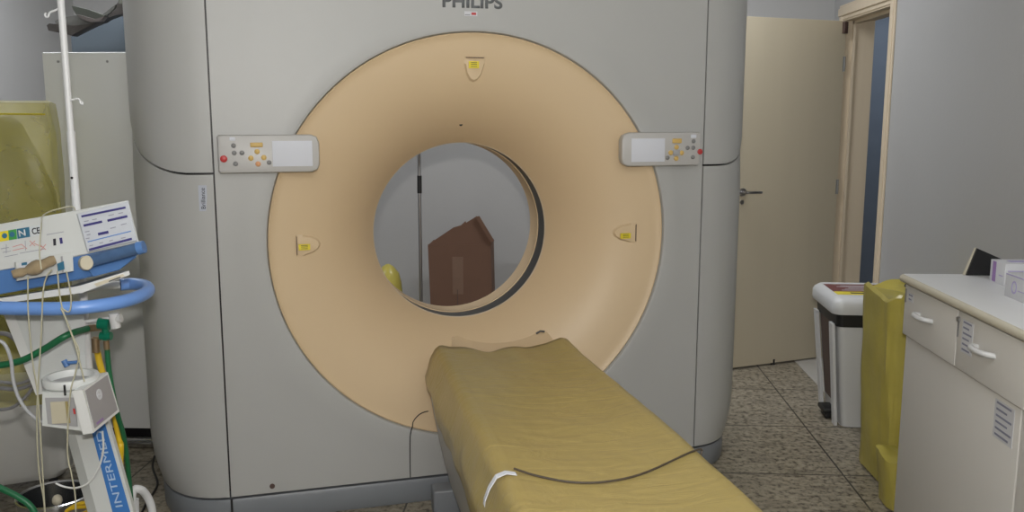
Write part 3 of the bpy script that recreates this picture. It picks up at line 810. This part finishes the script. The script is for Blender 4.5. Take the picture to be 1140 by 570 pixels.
apron([(84, 15.5), (94, 18), (106, 21.5), (117, 18.5), (112, 24), (100, 24.8), (91, 21)], D2 - .18, .14, mat('brown_vinyl', (.11, .095, .09), .5, var=.1), 'front_fold', ap)
apron([(118, 18.5), (126, 9), (132, 2), (133, -6), (146, -6), (150, 12), (140, 15), (128, 17.5), (117, 21.5), (112, 25)], D2 - .12, .20, APRON, 'hanging_fold', ap)
apron([(113, 17), (122, 10), (129, 5), (127, 10), (119, 17)], D2 - .15, .06, APRON2, 'pale_strap', ap)
apron([(132.5, -6), (146, -6), (147, 3), (132, 4)], D2 - .15, .05, mat('olive_vinyl', (.12, .125, .10), .5), 'tab', ap)

# ------------------------------------------------------------------ bagged equipment at the left edge
be = thing('bagged_monitor_cart', 'cart with a dark rounded monitor wrapped in a translucent yellow bag', 'cart', (-1.93, 3.36, 0))
m = MB().use(mat('cart_enamel', (.52, .52, .50), .4))
def rb(x0, x1, y0, y1, z, r=.05): return rr_(x0, x1, y0, y1, z, r)
m.loft([rb(-2.62, -1.99, 3.38, 3.72, .10), rb(-2.64, -1.955, 3.35, 3.75, .14), rb(-2.64, -1.95, 3.35, 3.75, .45), rb(-2.62, -1.98, 3.37, 3.73, .46)])
m.build('cart_body', None, be, True, wpar=True)
for x in (-2.56, -2.03):
    for y in (3.42, 3.68): 
        q = MB(); q.cyl((x - .015, y, .04), (x + .015, y, .04), .04); q.box(x - .01, x + .01, y - .01, y + .01, .05, .12); q.build('castor', BLACK, be, True, wpar=True)
m = MB().use(mat('dark_green_casing', (.035, .045, .035), .5, var=.3, vscale=6, bump=.3, bscale=25)); rows = []
pf = [(-.62, .62), (-.10, .62), (-.055, .70), (-.045, 1.0), (-.05, 1.16), (-.065, 1.24), (-.09, 1.32), (-.125, 1.42), (-.165, 1.51), (-.20, 1.55), (-.62, 1.555)]
m.loft([[(min(-1.945, -1.885 + x), y_, 1.1 + (z - 1.1) * k) for x, z in pf] for y_, k in ((3.40, .97), (3.42, 1), (3.60, 1), (3.64, .95))])
m.build('monitor', None, be, True, wpar=True)
m = MB().use(WHITEM); m.box(-2.42, -2.22, 3.5, 3.6, .45, .75, .01); m.build('monitor_stand', None, be, True, wpar=True)
m = MB().use(BAG); rows = []
for j in range(31):
    k = j / 30; z = .42 + 1.17 * k; ring = []
    xr = -1.915 - .005 * k - .02 * max(0, k - .9) * 10 * .6; xl = -2.68; hw = (xr - xl) / 2; cx_ = (xr + xl) / 2
    for i in range(96):
        a = 2 * PI * i / 96; e = .28
        x = cx_ + hw * math.copysign(abs(math.cos(a)) ** e, math.cos(a)); y = 3.55 + .20 * math.copysign(abs(math.sin(a)) ** e, math.sin(a))
        y += .018 * noise.noise(Vector((x * 5, z * 4, a))) ; x += .010 * noise.noise(Vector((a * 3, z * 5, 3)))
        ring.append((x, y, z + .01 * noise.noise(Vector((x * 3, y * 3, 7))) * (1 if k > .9 else .3)))
    rows.append(ring)
rows.append([(cx_ + (x - cx_) * .95, 3.55 + (y - 3.55) * .8, z + .008) for x, y, z in rows[-1]])
R_ = rows; m.loft(R_, cap=False); vs = [v for v in m.bm.verts][-96:]; m.face(vs)
m.build('yellow_bag', None, be, True, wpar=True)
m = MB().use(mat('bag_seam', (.50, .42, .03), .4)); m.tube([(-2.66, 3.345, 1.545), (-2.3, 3.343, 1.55), (-1.95, 3.345, 1.548)], .004, 6, sub=4); m.build('bag_hem', None, be, True, wpar=True)

be.rotation_euler = (0, 0, math.radians(27))
# ------------------------------------------------------------------ ventilator
vt = thing('ventilator', 'blue and white ventilator on a slanted wheeled stand at the left edge', 'ventilator', (-1.25, 2.50, 0))
def vb(mb, name, m_=None, smooth=True, par=None): return mb.build(name, m_, par if par is not None else vt, smooth, wpar=True)
RC = cam.rotation_euler.to_matrix(); XC_, YC_, NC_ = RC @ Vector((1, 0, 0)), RC @ Vector((0, 1, 0)), RC @ Vector((0, 0, 1))
ZH = 2.40; OH = Vector((0, 0, H)) + XC_ * ((80 - 570) / F * ZH) + YC_ * (-(262 - 285) / F * ZH) - NC_ * ZH
PX = ZH / F
BACK = (OH - Vector((0, 0, H))).normalized() + Vector((-.12, 0, -.05))
def hp(px, py, n=0):
    p = OH + XC_ * ((px - 80) * PX) - YC_ * ((py - 262) * PX)
    return p - BACK * n
def plate(poly, n0, n1, m_, name, par=None, bev=0, smooth=False):
    q = MB().use(m_)
    if bev:
        cx_ = sum(p[0] for p in poly) / len(poly); cy_ = sum(p[1] for p in poly) / len(poly)
        def ins(p): 
            dx, dy = cx_ - p[0], cy_ - p[1]; l = math.hypot(dx, dy) or 1; return (p[0] + dx / l * bev, p[1] + dy / l * bev)
        q.loft([[hp(*p, n1) for p in poly], [hp(*p, n0 - bev * PX) for p in poly], [hp(*ins(p), n0) for p in poly]])
    else: q.loft([[hp(*p, n1) for p in poly], [hp(*p, n0) for p in poly]])
    return vb(q, name, None, smooth, par)
# head
head = plate([(-60, 260), (83, 234.5), (143, 223), (155, 270), (97, 283), (79, 287), (-60, 312)], 0, -.20, VENTW, 'head_casing', bev=1.5)
plate([(-60, 309), (79, 285), (97, 282), (157, 271), (152, 287), (133, 301), (85, 312), (-60, 339)], -.006, -.22, VENTB, 'head_base', bev=2)
plate([(-50, 344), (-50, 339), (0, 332), (87, 318.5), (143, 301.5), (144, 306), (91, 326), (0, 338)], .01, -.18, WHITEM, 'tray')
plate([(104, 316), (136, 305), (138, 307.5), (107, 319)], .0125, .010, BEIGEP, 'tray_label')
plate([(120, 313), (133, 308), (133.5, 309), (120.5, 314)], .0135, .012, INK, 'tray_mark')
# right-hand control module
mod = plate([(85, 238), (142.5, 224), (152, 268), (97, 281)], .010, -.02, mat('module_face', (.56, .59, .64), .4), 'control_module', bev=1)
def bar(x0, y0, x1, y1, w, m_, name='print_bar', n=.0110):
    dx, dy = x1 - x0, y1 - y0; l = math.hypot(dx, dy); nx, ny = -dy / l * w / 2, dx / l * w / 2
    return plate([(x0 + nx, y0 + ny), (x1 + nx, y1 + ny), (x1 - nx, y1 - ny), (x0 - nx, y0 - ny)], n + .0006, n - .003, m_, name, mod)
bar(90, 241.3, 139, 231.3, 2.3, NAVY); bar(92.5, 251.5, 113, 247, 2.6, NAVY); bar(119, 246, 141, 241, 2.6, NAVY); bar(108.5, 261, 120, 258.5, 3, NAVY)
bar(97, 269.5, 145, 257.5, 1.2, BLUELINE); bar(98.5, 278.3, 146, 266, 2.5, NAVY)
FI = mat('fine_print', (.30, .31, .38), .6)
for a_ in ((93, 247, 98, 246), (102, 245, 107, 244), (120, 240.3, 126, 239), (131, 238, 136, 237), (94, 258.5, 99, 257.5), (96, 262, 100, 261), (122, 254.5, 128, 253), (134, 250.5, 140, 249), (99, 274, 103, 273), (110, 271, 114, 270), (121, 268.5, 125, 267.5), (134, 265.5, 139, 264.5), (95, 266, 99, 265.2)):
    bar(*a_, .9, FI)
plate([(104, 233), (114, 230.5), (114.5, 233), (104.5, 235)], -.01, -.06, WHITEM, 'top_clip')
# left label strip: flags, N, CE and a circuit diagram
def lab(poly, m_, name, n=.0012, par=None): return plate(poly, n, n - .002, m_, name, par or head)
LY = lambda x: 255.5 - (x) * .165          # top edge of the sticker row
def cell(x0, x1, m_, n=.0012): return lab([(x0, LY(x0) + 2.5), (x1, LY(x1) + 2.5), (x1 + 1, LY(x1) + 13.5), (x0 + 1, LY(x0) + 13.5)], m_, 'sticker', n)
cell(-12, 0, YLABEL); cell(0, 9, YLABEL); cell(9, 18, GREEN); cell(18.5, 32.5, TEAL); cell(33, 46, mat('sticker_white', (.62, .66, .68), .5))
def head_text(body, px, py, hgt, m_, w=None, n=.0020):
    ang = math.radians(9.4); X = XC_ * math.cos(ang) + YC_ * math.sin(ang); Y = -XC_ * math.sin(ang) + YC_ * math.cos(ang)
    o = text(body, 'sticker_lettering', Matrix.Translation(-vt.location) @ frame(hp(px, py, n), X, Y), hgt * PX, m_, head, width=(w * PX if w else None), bold=.02)
    return o
head_text('CE', 40, 257, 7, INK, 9); head_text('N', 24.5, 259.5, 7, mat('sticker_white', (.6, .6, .6)), 7.5)
for cx_, cy_ in ((5, 262.5), (13.5, 261), (-5, 264)):
    q = MB().use(TEAL); q.loft([[hp(cx_ + 3 * math.cos(a), cy_ + 3 * math.sin(a), n_) for a in [2 * PI * k / 16 for k in range(16)]] for n_ in (.001, .0022)]); vb(q, 'sticker_emblem', None, False, head)
DI = mat('red_diagram', (.62, .30, .27), .6)
for x0, y0, x1, y1 in ((14, 275, 24, 272), (24, 272, 30, 277), (14, 279, 27, 276), (33, 268, 39, 274), (39, 268, 33, 274), (44, 272, 51, 278), (51, 272, 45, 279), (38, 271, 47, 275)):
    dx, dy = x1 - x0, y1 - y0; l = math.hypot(dx, dy); nx, ny = -dy / l * .4, dx / l * .4
    lab([(x0 + nx, y0 + ny), (x1 + nx, y1 + ny), (x1 - nx, y1 - ny), (x0 - nx, y0 - ny)], DI, 'diagram_line')
for x0, y0, x1, y1 in ((1, 277, 10, 275.5), (3, 281, 12, 279.5), (5, 286, 20, 283), (7, 272, 7, 282), (28, 268, 28.5, 279), (22, 282, 50, 277)):
    dx, dy = x1 - x0, y1 - y0; l = math.hypot(dx, dy); nx, ny = -dy / l * .3, dx / l * .3
    lab([(x0 + nx, y0 + ny), (x1 + nx, y1 + ny), (x1 - nx, y1 - ny), (x0 - nx, y0 - ny)], FI, 'diagram_line')
lab([(59, 266), (62, 265.5), (62.5, 273), (59.5, 273.5)], INK, 'switch'); lab([(66, 265), (69, 264.5), (70, 271), (67, 271.5)], NAVY, 'switch')
lab([(52, 261), (71, 257.7), (71, 258.4), (52, 261.7)], FI, 'diagram_line')
# front block with the exhalation valve
blk = plate([(16, 292), (79, 280), (80.5, 302), (18, 313)], .035, -.01, VENTW, 'outlet_block', bev=1)
plate([(19, 293.5), (44, 289), (45, 295), (20, 299)], .036, .034, PAPER, 'block_label'); 
for x_ in (26, 40): plate([(x_ - 3, 293 - (x_ - 26) * .18), (x_ + 3, 292 - (x_ - 26) * .18), (x_ + 3, 295 - (x_ - 26) * .18), (x_ - 3, 296 - (x_ - 26) * .18)], .0375, .035, TEAL if x_ < 30 else BLUELINE, 'block_mark')
plate([(62, 294), (69, 291), (70, 300), (63, 302)], .045, .034, TEAL, 'outlet_port')
plate([(66, 286), (68, 285.6), (69.5, 303), (67.5, 303.3)], .040, .034, GREYP, 'outlet_port')
q = MB().use(VALVE); 
cen = [(12, 306, 4.2), (14, 305.5, 5), (22, 303.5, 5.2), (27, 302, 4), (31, 301, 6.5), (36, 299, 8), (41, 297, 8), (45, 295.5, 6), (50, 293, 5.5), (55, 291, 5.8), (59, 289.5, 4.5)]
q.loft([[hp(x_ + -r_ * .35 * math.cos(a), y_2 - r_ * .93 * math.cos(a), .062 + r_ * PX * math.sin(a)) for a in [2 * PI * k / 16 for k in range(16)]] for x_, y_2, r_ in cen])
vb(q, 'exhalation_valve')
q = MB().use(BLACK); q.loft([[hp(10.8 + -2.6 * .35 * math.cos(a), 306.2 - 2.6 * math.cos(a), n_ + 2.6 * PX * math.sin(a)) for a in [2 * PI * k / 16 for k in range(16)]] for n_ in (.062, .064)]); vb(q, 'valve_opening')
# blue flow tube on the right
q = MB().use(TUBEBLUE); q.tube([hp(99, 291, .02), hp(155, 276, .02)], 6.8 * PX, 20); vb(q, 'flow_tube')
q = MB().use(VENTB); q.tube([hp(152, 276.8, .02), hp(159, 275, .02)], [7.4 * PX, 7.0 * PX], 20); vb(q, 'tube_cap')
q = MB().use(BEIGEP); q.loft([[hp(94.5 + 7.8 * k_ * math.cos(a), 293 + 8.2 * k_ * math.sin(a), n_) for a in [2 * PI * k / 24 for k in range(24)]] for n_, k_ in ((-.0, 1), (.034, 1), (.038, .9))]); vb(q, 'round_knob')
plate([(98, 300), (150, 286), (133, 300), (104, 308)], .004, -.02, VENTB, 'lower_flange')
# handle loop at 1.05 m
q = MB().use(HANDLE); hpt = [cw(*p, h=1.045) for p in ((1, 343), (30, 343.5), (70, 343.5), (105, 341), (135, 336), (155, 330), (165, 324), (162, 318.5), (148, 316), (134, 317))]
q.tube(hpt, .0182, 16, sub=5); vb(q, 'push_handle')
q = MB().use(BLACK); a0, a1 = hpt[0], hpt[1]; dd = (a0 - a1).normalized(); q.cyl(a0, a0 + dd * .006, .0186); vb(q, 'handle_cap')
q = MB().use(WHITEM); q.tube([hpt[-1] + Vector((.0, 0, 0)), hpt[-1] + Vector((-.05, -.02, .0)), hpt[-1] + Vector((-.1, -.06, -.01))], .012, 10); vb(q, 'handle_bracket')
# pole with hooks
q = MB().use(WHITEP); q.cyl((-1.383, 2.50, .55), (-1.383, 2.50, 1.50), .0115); q.cyl((-1.383, 2.50, 1.50), (-1.383, 2.50, 2.45), .0095); q.cyl((-1.383, 2.50, 1.495), (-1.383, 2.50, 1.50), .0125)
vb(q, 'pole')
q = MB(); q.cyl((-1.383, 2.488, 1.37), (-1.383, 2.486, 1.37), .0035); vb(q, 'pole_screw', BLACK)
zo = 2.505
def pp(px, py): return cw(px, py, d=2.565)
for pts_ in ([(67, 9), (60, 12), (55, 14.5), (54, 18), (51.5, 19), (50, 16), (51.5, 14.5)], [(75, 113), (83, 110.5), (87, 110), (89, 112), (89.5, 115), (92, 116), (91, 113)]):
    q = MB().use(WHITEP); q.tube([pp(*a) for a in pts_], .0028, 8, sub=3); vb(q, 'bag_hook')
# slanting column: wide at the top, narrow below
def colring(pl, pr, py, d, th):
    a, b_ = cw(pl, py, d=d), cw(pr, py, d=d); r = .012
    return [a, b_, b_ + Vector((-.6 * th, th, 0)), a + Vector((-.6 * th, th, 0))]
q = MB().use(VENTW); q.loft([colring(2, 93, 346, 2.50, .10), colring(22, 95, 395, 2.49, .10), colring(45, 97, 432, 2.47, .10), colring(66, 106, 452, 2.45, .10)]); vb(q, 'column_head', None, False)
q = MB().use(WHITEM); q.loft([[cw(2, 345, d=2.485), cw(14, 345, d=2.485), cw(14, 345, d=2.50), cw(2, 345, d=2.50)], [cw(40, 440, d=2.46), cw(50, 438, d=2.46), cw(50, 438, d=2.48), cw(40, 440, d=2.48)]]); vb(q, 'column_rib', None, False)
def cq(px, py, d=2.44): return cw(px, py, d=d)
def crow(py):
    t_ = (py - 440) / 128
    l = 62 + 35 * t_; m1 = 92 + 33 * t_; r_ = 112 + 36.5 * t_
    return l, m1, r_
rows = []; rowsb = []
for py in (440, 480, 520, 568, 620, 680):
    l, m1, r_ = crow(py); d = 2.44
    A_, B_, C_, D_ = cw(l, py, d=d + .02), cw(l + 10, py, d=d), cw(r_, py, d=d), cw(r_ + 3, py, d=d + .02)
    rows.append([A_, B_, C_, D_, D_ + Vector((-.055, .09, 0)), A_ + Vector((-.055, .09, 0))])
    y0s = -.0015; w0, w1 = cw(m1, py, d=d), cw(r_ - 4, py, d=d)
    rowsb.append([w0 + Vector((0, y0s, 0)), w1 + Vector((0, y0s, 0)), w1 + Vector((0, .002, 0)), w0 + Vector((0, .002, 0))])
# carry the column on to the floor base
base_c = Vector((-1.20, 2.50, .12))
q = MB().use(VENTW); q.loft(rows); column = vb(q, 'column', None, False)
q = MB().use(VENTB2); q.loft(rowsb); vb(q, 'column_stripe', None, False)
pA = (rowsb[1][0] + rowsb[1][1]) / 2; pB = (rowsb[3][0] + rowsb[3][1]) / 2
yd = (pA - pB).normalized()      # up along the column
cc = pA.lerp(pB, .47) + Vector((0, -.0022, 0))
xt = yd                          # letters read upward, bottom to top
yt = Vector((-yd.z, 0, yd.x)); yt = yt - xt * yt.dot(xt)
if yt.x > 0: yt = -yt
text('INTERMED', 'column_lettering', Matrix.Translation(-vt.location) @ frame(cc, xt, yt), .021, mat('pale_lettering', (.45, .60, .80), .5), column, width=.232, bold=.0)
low = rows[-1]; lc = sum((p for p in low), Vector()) / 6
q = MB().use(VENTW); q.cyl((lc.x, lc.y, .10), (lc.x, lc.y, lc.z + .02), .055); q.lathe([(.02, .14), (.12, .13), (.16, .10), (.16, .075)], (lc.x, lc.y, 0), 'z', 32, cap=True); vb(q, 'base_hub')
for ax, ay in ((-.24, -.22), (.22, -.24), (.26, .14)):
    q = MB().use(VENTW); q.tube([(lc.x, lc.y, .11), (lc.x + ax * .7, lc.y + ay * .7, .10), (lc.x + ax, lc.y + ay, .085)], .026, 10); vb(q, 'base_leg')
    q = MB(); q.cyl((lc.x + ax - .012, lc.y + ay, .035), (lc.x + ax + .012, lc.y + ay, .035), .035); vb(q, 'castor', GREYP)
fp = [cw(147, 551, d=2.86), cw(156, 545, d=2.88), cw(164, 553, d=2.9), cw(169, 566, d=2.9), cw(170, 580, d=2.9)]
q = MB().use(WHITEP); q.tube([(lc.x, lc.y + .03, .12), (fp[0].x + .06, fp[0].y - .14, .17)] + fp[:1] + fp[1:] + [(fp[-1].x, fp[-1].y, .07)], .0135, 12, sub=4); vb(q, 'base_leg')
q = MB(); q.cyl((fp[-1].x - .012, fp[-1].y, .035), (fp[-1].x + .012, fp[-1].y, .035), .035); vb(q, 'castor', GREYP)
q = MB().use(WHITEP); q.cyl(cw(149, 556, d=2.87), cw(151, 572, d=2.87), .016, .012); vb(q, 'leg_clip')
# gas connector block
def dp(px, py, d=2.52): return cw(px, py, d=d)
q = MB().use(WHITEP); q.cyl(dp(126, 349), dp(129, 365), .014); q.cyl(dp(126, 356), dp(135, 354), .012); q.cyl(dp(96, 358), dp(128, 354), .005); vb(q, 'wall_block')
q = MB().use(mat('green_fitting', (.0, .16, .09), .35)); q.cyl(dp(110, 360), dp(122, 361), .017); q.cyl(dp(112, 374), dp(124, 374), .012); q.cyl(dp(117, 362), dp(118, 378), .010); vb(q, 'gas_fitting')
q = MB().use(BRASS); q.cyl(dp(97, 366), dp(113, 364), .010); q.cyl(dp(106, 376), dp(107, 392), .011); q.cyl(dp(104, 377), dp(112, 377), .006); q.cyl(dp(118, 379), dp(119, 389), .008); vb(q, 'brass_fitting')
def hose(pts_, d, r, m_, name='hose', par=None, label=None):
    q = MB().use(m_); q.tube([cw(p[0], p[1], d=(p[2] if len(p) > 2 else d)) for p in pts_], r, 10, sub=6); o = vb(q, name, None, True, par)
    if label: o['label'] = label
    return o
hose([(-30, 408), (0, 406.5), (25, 401), (50, 388), (75, 373), (97, 366, 2.48)], 2.38, .0095, GREENH, 'gas_hose', label='green hose')
hose([(119, 387), (121, 410), (126, 440), (131, 462), (140, 500, 2.6), (150, 600, 2.7)], 2.53, .0075, GREENH, 'gas_hose', label='green hose')
hose([(108, 390), (112, 408), (122, 440), (128, 465), (133, 490), (134, 510), (130, 600, 2.7)], 2.58, .0095, YELH, 'gas_hose', label='yellow hose')
hose([(-20, 532), (0, 543), (20, 553), (36, 566), (46, 590)], 2.46, .0095, GREENH, 'gas_hose', label='green hose')
hose([(75, 568), (85, 562), (95, 560), (100, 566), (92, 572), (78, 574), (74, 569), (84, 565), (98, 564)], 2.72, .006, YELH, 'gas_hose', label='yellow hose')
# thin tubes hanging from the head
hose([(31, 308), (31.5, 350), (36, 400), (42, 440), (46, 500), (49, 552), (52, 600)], 2.26, .0019, TUBEC, 'thin_tube')
hose([(58, 300), (52, 308), (48, 325), (46, 370), (43, 420), (41, 465), (43, 520), (49, 560), (50, 600)], 2.27, .0019, TUBEC, 'thin_tube')
hose([(64, 302), (66, 325), (70, 345), (80, 372), (88, 392), (84, 415), (78, 440), (75, 500), (80, 530), (84, 556), (84, 600)], 2.255, .0019, TUBEC, 'thin_tube')
hose([(74, 302), (79, 330), (77, 347), (68, 343), (72, 352), (84, 385), (94, 425)], 2.245, .0019, TUBEC, 'thin_tube')
hose([(46, 300, 2.24), (44, 280, 2.25), (46, 250, 2.28), (48, 240, 2.40), (60, 234, 2.5), (80, 230, 2.52), (84, 236, 2.5)], 2.24, .0017, TUBEC, 'thin_tube')
hose([(62, 538), (72, 542), (86, 543), (100, 536), (110, 520), (115, 500), (114, 480)], 2.40, .0028, WHITEM, 'thin_tube')
# grey cables on the left
hose([(-20, 374), (0, 371), (12, 374), (22, 384), (34, 396), (40, 410), (38, 425), (20, 433), (0, 432), (-20, 430)], 2.62, .0065, CABLE, 'grey_cable')
hose([(-20, 423), (0, 425), (22, 427), (39, 420)], 2.60, .005, CABLE, 'grey_cable')
hose([(-20, 455), (0, 456), (15, 453), (28, 442), (39, 428)], 2.60, .005, CABLE, 'grey_cable')
hose([(-10, 378), (4, 382), (12, 400), (15, 425), (22, 445), (35, 462), (52, 472), (70, 473), (84, 469)], 2.33, .0048, mat('pale_grey_cable', (.40, .41, .43), .45), 'grey_cable')
hose([(103, 345), (107, 340), (110, 334)], 2.5, .003, BLACK, 'clip')

# humidifier hung on the column
hu = thing('humidifier', 'grey humidifier with a round white collar mounted on the ventilator column', 'humidifier', cw(80, 440, d=2.34))
def hb(mb, name, m_=None, smooth=True): return mb.build(name, m_, hu, smooth, wpar=True)
cu = cw(79, 420, d=2.34)
q = MB().use(VENTW); q.lathe([(.0, -.06), (.062, -.06), (.064, -.02), (.071, -.015), (.072, .0), (.068, .006), (.058, .006), (.055, -.002), (.055, -.019), (.0, -.019)], cu, 'z', 40); hb(q, 'collar')
q = MB().use(GREYP); q.lathe([(.0, -.018), (.054, -.018), (.054, -.012), (.0, -.012)], cu, 'z', 32); hb(q, 'heater_plate')
d0 = 2.27
A_, B_, C_, D_ = cw(47, 437, d=d0), cw(90, 437, d=d0), cw(93, 480, d=d0), cw(47, 474, d=d0)
q = MB().use(VENTW); q.prism([A_, B_, C_, D_], (-.05, .11, 0)); hb(q, 'body', None, False)
q = MB().use(GREYP); ps = [cw(50, 443, d=d0 - .003), cw(83, 443, d=d0 - .003), cw(86, 475, d=d0 - .003), cw(53, 472, d=d0 - .003)]; q.prism(ps, (0, .004, 0)); hb(q, 'front_bay', None, False)
q = MB().use(mat('aged_label', (.52, .48, .36), .6)); ps = [cw(56, 448, d=d0 - .006), cw(72, 447, d=d0 - .006), cw(75, 471, d=d0 - .006), cw(58, 472, d=d0 - .006)]; q.prism(ps, (0, .004, 0)); hb(q, 'dial_label', None, False)
q = MB().use(INK)
for k_ in range(4): q.box(*sorted((cw(59, 0, d=d0).x, cw(64 - k_ % 2 * 2, 0, d=d0).x)), ps[0].y - .001, ps[0].y + .001, cw(60, 452 + k_ * 5, d=d0).z - .003, cw(60, 452 + k_ * 5, d=d0).z)
hb(q, 'dial_marks', None, False)
q = MB().use(mat('amber_strip', (.35, .29, .12), .5)); ps = [cw(72.5, 447, d=d0 - .0055), cw(75, 447, d=d0 - .0055), cw(78, 471, d=d0 - .0055), cw(75.5, 471, d=d0 - .0055)]; q.prism(ps, (0, .004, 0)); hb(q, 'amber_strip', None, False)
q = MB().use(RED); ps = [cw(81, 455, d=d0 - .005), cw(83, 455, d=d0 - .005), cw(84, 461, d=d0 - .005), cw(82, 461, d=d0 - .005)]; q.prism(ps, (0, .004, 0)); hb(q, 'indicator', None, False)
# angled side box with round emblem: its face turned to the right
S0, S1, S2, S3 = cw(92, 434, d=2.25), cw(120, 414, d=2.40), cw(133, 458, d=2.40), cw(104, 482, d=2.25)
nn = (S1 - S0).cross(S3 - S0).normalized()
if nn.dot(Vector((.7, -.7, 0))) < 0: nn = -nn
q = MB().use(WHITEM); q.prism([S0, S1, S2, S3], -nn * .028); hb(q, 'side_box', None, False)
def bl(u_, v_, o_=0): return S0.lerp(S1, u_).lerp(S3.lerp(S2, u_), v_) + nn * o_
q = MB().use(mat('side_face_grey', (.33, .32, .33), .4)); q.prism([bl(.06, .05, .0), bl(.94, .05, .0), bl(.94, .93, 0), bl(.06, .93, 0)], nn * .0015); hb(q, 'side_face', None, False)
ce = bl(.47, .32, .002); ux = (S1 - S0).normalized(); uy = nn.cross(ux)
q = MB().use(PAPER)
for r0_, r1_ in ((.0, .0045), (.0065, .0145)):
    q.loft([[ce + nn * o_ + (ux * math.cos(a) + uy * math.sin(a)) * r_ for a in [2 * PI * k / 24 for k in range(24)]] for r_, o_ in ((r1_, 0), (r1_, .0012), (max(r0_, .0004), .0012), (max(r0_, .0004), 0))], cap=False)
hb(q, 'emblem', None, False)
q = MB().use(PURPLE); q.prism([bl(.15, .84, .001), bl(.4, .84, .001), bl(.4, .89, .001), bl(.15, .89, .001)], nn * .001); hb(q, 'small_print', None, False)
q = MB().use(BLACK); a = cw(72, 432, d=2.262); q.box(a.x - .002, a.x + .002, a.y - .002, a.y + .002, a.z - .02, a.z + .008); hb(q, 'latch', None, False)
# blue taps behind the collar
q = MB().use(VENTB); q.cyl(dp(71, 401, 2.47), dp(75, 408, 2.47), .008); q.cyl(dp(75, 404, 2.47), dp(88, 403, 2.47), .005); vb(q, 'tap')

# steel bucket on the floor
bc = cw(61, 550, h=.245); bc.z = 0
sb = thing('steel_bucket', 'round stainless steel bucket on the floor beside the ventilator stand', 'bucket', bc)
MB().use(STEEL).lathe([(.0, .002), (.10, .002), (.105, .01), (.118, .235), (.124, .238), (.124, .246), (.118, .248), (.113, .243), (.100, .012), (.0, .008)], (0, 0, 0), 'z', 40).build('bucket_shell', None, sb)
q = MB().use(STEEL); q.tube([(-.12, 0, .235), (-.11, .07, .20), (0, .123, .165), (.11, .07, .20), (.12, 0, .235)], .004, 8, sub=4); q.build('bail_handle', None, sb)
q = MB(); q.sphere((.01, -.005, .225), .017, .017, .02); q.cyl((.01, -.005, .01), (.01, -.005, .22), .008); tag(q.build('cream_plunger', BEIGEP), 'cream knobbed rod standing inside the steel bucket', 'rod').location = bc

# black power cable on the floor by the scanner's left foot
q = MB().use(BLACK); q.tube([cw(172, 508, h=.006), cw(170, 520, h=.006), cw(175, 535, h=.006), cw(174, 543, h=.006), cw(168, 553, h=.006), cw(160, 566, h=.006), cw(150, 590, h=.006)], .005, 8, sub=5)
tag(q.build('power_cable', None), 'thin black cable on the tiles beside the scanner foot', 'cable')
